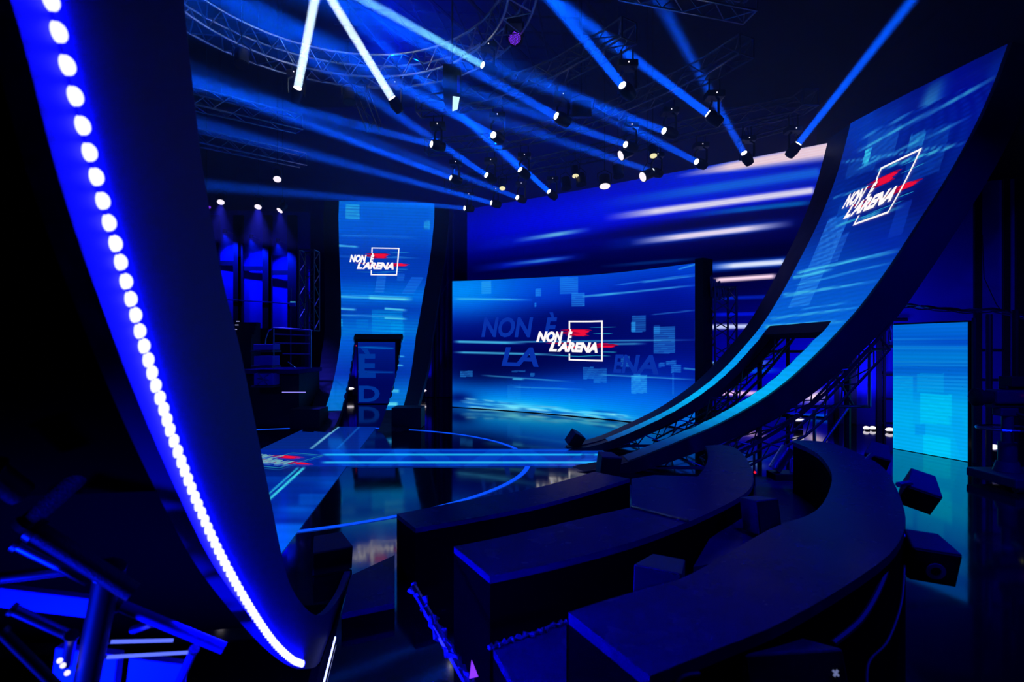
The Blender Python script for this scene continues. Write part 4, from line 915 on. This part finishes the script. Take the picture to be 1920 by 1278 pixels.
uplight((1625, 802), 12.8, 'left one of two uplights close together by the cyan panel', (8.8, 13.9, 2.0), 140, .07)
uplight((1637, 802), 12.8, 'right one of two uplights close together by the cyan panel', (9.0, 13.8, 2.4), 40, .07)
uplight((1669, 805), 12.5, 'uplight half hidden by the edge of the cyan panel', (9.3, 13.7, 2.0), 100, .1)
uplight((1865, 838), 9.2, 'bright uplight behind the studio camera pedestal', (10.4, 13.2, 1.6), 250, .08)
# dark drapes
def drape(x0, x1, Y, z1, label, folds=10):
    mb = MB(); n = folds * 6; secs = []
    for i in range(n + 1):
        x = x0 + (x1 - x0) * i / n; y = Y + .06 * math.sin(i / 6 * 2 * PI); secs.append([(x, y, 0.02), (x, y, z1), (x, y + .03, z1), (x, y + .03, .02)])
    secs = [[Vector(v) for v in s] for s in secs]; tag(mb.loft(secs).build('drape', M_dark2, smooth=True), label, 'drape')
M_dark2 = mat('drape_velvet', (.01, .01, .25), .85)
M_drape = M_dark2
drape(-4.4, -2.3, 21.1, 7.5, 'dark pleated drape between the far ramp and the centre screen')
drape(-7.5, -5.0, 21.6, 7.0, 'dark pleated drape behind the far ramp doorway')

# ------------------------------------------------------------ left background: platform, railing, cases, stair, ladder tower
th = thing('guard_railing', 'blue-lit tubular guard railing on the platform left of the far ramp', 'railing', at(513, 690, 13))
def rail(name, pts_, r=.02): MB().path([at(x, y, 13) for x, y in pts_], r).build(name, M_steel, th)
rail('top_rail', [(497, 655), (498, 635), (503, 620), (513, 614), (583, 619)]); rail('mid_rail', [(513, 626), (583, 629)], .015); rail('mid_rail', [(513, 643), (583, 644)], .015); rail('bottom_rail', [(530, 663), (583, 664)], .015)
rail('rail_post', [(513, 614), (513, 690)]); rail('rail_post', [(583, 619), (583, 690)]); rail('brace', [(540, 678), (555, 690)], .012)
p = at(520, 700, 13.2); th = thing('platform', 'dark raised platform under the guard railing', 'platform', (p.x, p.y, 0)); a, b = at(452, 735, 13.3), at(566, 735, 13.3)
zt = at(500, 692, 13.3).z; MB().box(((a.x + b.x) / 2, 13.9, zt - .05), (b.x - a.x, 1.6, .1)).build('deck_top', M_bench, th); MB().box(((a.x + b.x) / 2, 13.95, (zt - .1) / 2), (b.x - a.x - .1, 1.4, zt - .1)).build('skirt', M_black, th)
a, b = at(529, 735, 13.05), at(573, 735, 13.05); th = thing('step_light_strip', 'thin white light strip along the foot of the raised platform', 'light strip', a); MB().tube(a, b, .012).build('tube_light', emit('strip_white', (150, 140, 255)), th)
for i, (x0, x1, y0, y1, lb) in enumerate(((475, 512, 645, 656, 'narrow blue-lit case, topmost of the stack by the railing'), (476, 511, 667, 685, 'blue-lit flight case in the middle of the stack by the railing'), (476, 512, 700, 722, 'open-fronted case with crossed bars at the bottom of the stack by the railing'))):
    a, b = at(x0, y1, 12.9), at(x1, y0, 12.9); th = thing('flight_case', lb, 'case', ((a.x + b.x) / 2, 12.9, a.z), 'flight cases by the railing')
    MB().box(((a.x + b.x) / 2, 13.1, (a.z + b.z) / 2), (b.x - a.x, .4, b.z - a.z)).build('body', M_case, th, bevel=.01)
    MB().box(((a.x + b.x) / 2, 13.05, a.z - .03), (b.x - a.x + .06, .5, .04)).build('shelf_edge', M_dalu, th)
    if i == 2:
        for s in (-1, 1, 0): MB().tube((a.x + .1, 12.88, a.z + .02 + (b.z - a.z) * (.5 - .5 * s)), (b.x - .1, 12.88, b.z - .02 - (b.z - a.z) * (.5 - .5 * s)), .012).build('cross_bar', M_steel, th)
truss('ladder_tower', 'upright cable-hung lattice tower between the wall panels and the far ramp', [at(580, 620, 15.2), at(580, 470, 15.2)], .42, .3, m=M_dalu, r=.022)
P_ = [at(577, 552, 15), at(580, 575, 15), at(577, 600, 15), at(579, 640, 15)]
cable(P_, 'pale cable loop shining on the front of the lattice tower', .03)
th = thing('monitor_display', 'small cyan-glowing display hanging beside the lattice tower', 'display', at(549, 568, 14.5)); MB().box(at(549, 570, 14.5), (.16, .06, .12)).build('body', M_case, th); MB().box(at(549, 566, 14.46), (.14, .02, .02)).build('lit_edge', E_cyanp, th)
th = thing('staircase', 'dark staircase with six small white step lights beside the near ramp edge', 'stairs', (at(437, 640, 15).x, 15, 0))
for i, (x_, y_) in enumerate(((446, 602), (444, 609), (441, 617), (436, 624.5), (434, 632), (433, 640))):
    p = at(x_, y_, 15 - i * .25); MB().box((p.x, p.y + .16, (p.z - .03) / 2), (1.0, .25, p.z - .03)).build('step', M_black, th); MB().box((p.x, p.y, p.z), (.09, .02, .018)).build('step_light', E_dash, th)
post(at(400, 560, 17.78), at(545, 569, 17.78), .02, M_steel, 'level tube crossing in front of the blue wall panels', group='tubes by the wall panels')
post((at(545, 540, 16.6).x, 16.6, 0), at(545, 540, 16.6), .02, M_steel, 'short upright tube beside the small cyan display', group='tubes by the wall panels')
# bracket with clips left of the centre screen
th = thing('cable_bracket', 'small pale bracket with a wire on the top corner of the centre screen', 'bracket', at(816, 548, 18.0)); MB().path([at(815, 534, 18), at(813, 545, 18), at(818, 556, 18)], .04).build('clip', M_plast, th); MB().path([at(816, 551, 18), at(829, 548, 18), at(843, 524, 18)], .015).build('wire', M_plast, th)
post((at(816, 556, 18).x, 18, 0), at(816, 552, 18), .05, M_black, 'black post carrying the pale bracket beside the centre screen', 'post', 'stage posts', 'post')
for i in range(3):
    p = at((658, 662, 668)[i], (634, 641, 648)[i], 17.6); tag(MB().tube(p, p + Vector((0, -.02, 0)), .018, 8).build('indicator_lamp', E_redled), ('topmost', 'middle', 'lowest')[i] + ' of three tiny red lamps inside the far ramp doorway', 'indicator', 'red lamps in the doorway')

# ------------------------------------------------------------ studio camera on pedestal
bx = 7.15; by = 7.75
th = thing('studio_camera', 'dark television camera on a wheeled pedestal beside the cyan panel', 'camera', (bx, by, 0))
MB().box((bx + .05, by, 1.28), (.5, .22, .2)).build('body', M_cab, th, bevel=.03)
MB().box((bx + .12, by, 1.41), (.3, .14, .05)).build('carry_handle', M_house, th, bevel=.015)
MB().loft([[(bx - .22 - a, by + math.cos(2 * PI * i / 16) * R, 1.27 + math.sin(2 * PI * i / 16) * R) for i in range(16)] for a, R in ((0, .1), (.12, .1), (.14, .13), (.2, .13), (.22, .09))]).build('lens', M_house, th, smooth=True)
MB().tube((bx - .42, by, 1.27), (bx - .36, by, 1.27), .115, 16).build('lens_ring', M_case, th)
MB().box((bx + .12, by - .02, 1.5), (.25, .22, .14)).build('viewfinder', M_house, th, bevel=.01)
MB().box((bx + .02, by, 1.06), (.26, .16, .12)).build('pan_head', M_cab, th, bevel=.02)
MB().box((bx + .02, by, 1.15), (.5, .12, .04)).build('mounting_plate', M_dalu, th)
for s in (-1, 1): MB().tube((bx + .1, by + s * .08, 1.05), (bx + .7, by + s * .3, .85), .016).build('pan_handle', M_dalu, th)
MB().tube((bx + .05, by, .2), (bx + .05, by, 1.0), .07, 16).tube((bx + .05, by, .2), (bx + .05, by, .62), .11, 16).tube((bx + .05, by, .2), (bx + .05, by, .34), .17, 16, .13).build('column', M_cab, th, smooth=True)
mb = MB(); mb.path([(bx + .05 + math.cos(2 * PI * i / 24) * .38, by + math.sin(2 * PI * i / 24) * .3, .82) for i in range(25)], .018); mb.build('steering_ring', M_steel, th)
for i in range(3): MB().tube((bx + .05, by, .8), (bx + .05 + math.cos(2.1 * i + .4) * .38, by + math.sin(2.1 * i + .4) * .3, .82), .014).build('ring_spoke', M_steel, th)
MB().box((bx + .3, by - .1, .13), (1.2, .8, .13)).build('base_skirt', M_cab, th, bevel=.02)
for x_, y_ in ((-.22, -.45), (.8, -.45), (.3, .25)): MB().tube((bx + x_ - .04, by + y_, .055), (bx + x_ + .04, by + y_, .055), .055, 12).build('wheel', M_house, th)
MB().box((bx + .19, by - .14, 1.3), (.02, .01, .02)).build('tally_light', E_redled, th)
p = at(1905, 713, 8.6); th = thing('warning_sign', 'small dark sign with yellow stripes on the wall behind the studio camera', 'sign', p)
MB().box(p, (.25, .03, .1)).build('plate', M_house, th)
for i in range(4): MB().box(p + Vector((-.08 + i * .055, -.02, 0)), (.025, .006, .06), Matrix.Rotation(.3, 3, 'Y')).build('stripe', E_yel, th)
post(Vector((p.x + .05, 8.66, 0)), Vector((p.x + .05, 8.66, 2.6)), .05, M_black, 'dark post behind the studio camera carrying a striped sign', 'post', 'stage posts', 'post')
post(Vector((8.05, 9.0, 0)), Vector((8.05, 9.0, 2.55)), .045, M_dalu, 'dark upright pole at the edge of the cyan panel', 'post', 'stage posts', 'post')

# ------------------------------------------------------------ tube work under the near ramp, close to the camera
GN = 'tubes under the near ramp'
E_tube_shine = emit('blue_tube_shine', (90, 110, 255), 1.3)  # emission imitates the shine of metal tubes lit by the LEDs
NT = [((-20, 1085), (130, 1068), 1.5, .016, M_steel, 'level bright tube at the picture edge under the near ramp'),
      ((30, 1015), (170, 1085), 1.45, .02, M_steel, 'sloping tube with a shining end cap under the near ramp'),
      ((190, 1232), (365, 1222), 1.55, .005, E_tube_shine, 'thin metal tube lowest under the near ramp, its blue-white shine put on as glow'),
      ((200, 1203), (325, 1200), 1.55, .005, E_tube_shine, 'short metal tube just above the lowest one, its shine put on as glow'),
      ((20, 1140), (130, 1190), 1.4, .014, M_steel, 'thin sloping tube near the bottom corner of the picture'),
      ((215, 1130), (420, 1215), 1.5, .016, M_case, 'broad sloping bar running to the foot of the near ramp'),
      ((60, 990), (250, 1110), 1.32, .024, M_cab, 'thick dark bar sloping down beside the near ramp underside'),
      ((205, 1062), (160, 1290), 1.42, .032, M_black, 'thick black post crossing the blue tubes'),
      ((40, 990), (200, 850), 1.35, .022, M_cab, 'dim blue bar rising towards the LED dots'),
      ((-20, 880), (40, 925), 1.2, .03, M_cab, 'dim bar end at the picture edge below the ramp underside'),
      ((0, 1180), (110, 1290), 1.2, .012, M_black, 'thin black brace at the bottom corner'),
      ((290, 1165), (250, 1180), 1.55, .012, M_steel, 'short tube stub between the broad bar and the level tubes'),
      ((365, 1215), (330, 1290), 1.6, .012, M_case, 'short slanting tube left of the ramp foot'),
      ((135, 1190), (125, 1245), 1.45, .014, M_steel, 'short upright tube with white glints near the bottom corner')]
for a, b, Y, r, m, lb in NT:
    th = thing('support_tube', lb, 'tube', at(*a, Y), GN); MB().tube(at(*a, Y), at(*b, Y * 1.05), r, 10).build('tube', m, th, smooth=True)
    MB().tube(at(*a, Y), at(*a, Y).lerp(at(*b, Y * 1.05), .06), r * 1.25, 10).build('coupler', M_dalu, th, smooth=True)
for (x0, x1, y0, y1, Y, lb) in ((-30, 172, 1112, 1150, 1.62, 'broad level blue board added for the blue glow under the near ramp'), (95, 215, 1222, 1300, 1.66, 'blue board added for the blue glow at the bottom corner behind the thick post'), (235, 340, 1240, 1310, 1.8, 'blue board piece added for the blue glow beside the lowest tube')):
    a, b = at(x0, y1, Y), at(x1, y0, Y); th = thing('glare_board', lb, 'board', a, 'boards under the near ramp')  # boards added to stand in for blue light shining off the floor
    MB().box(((a.x + b.x) / 2, Y + .02, (a.z + b.z) / 2), (b.x - a.x, .03, b.z - a.z), Matrix.Rotation(.12, 3, 'Y')).build('board', M_case, th, bevel=.004)
th = thing('indicator_cluster', 'cluster of three small white lamps near the bottom corner under the near ramp', 'indicator', at(118, 1240, 1.45), None)
for x_, y_ in ((112, 1238), (118, 1247), (126, 1261)): MB().tube(at(x_, y_, 1.44), at(x_, y_, 1.43), .007, 10).build('lamp', E_pink, th)

# ------------------------------------------------------------ haze that makes the beams visible
hm = bpy.data.materials.new('stage_haze'); hm.use_nodes = True; nt = hm.node_tree; nt.nodes.clear()
o_ = nt.nodes.new('ShaderNodeOutputMaterial'); v_ = nt.nodes.new('ShaderNodeVolumeScatter'); v_.inputs['Density'].default_value = .03; v_.inputs['Color'].default_value = (.9, .95, 1, 1)
nt.links.new(v_.outputs[0], o_.inputs['Volume'])
hz_ = MB().box((-1.6, 14.5, 8.75), (22, 17, 7.5)).build('haze', hm); tag(hz_, 'thin stage haze in which the beams show', 'haze', kind='stuff')
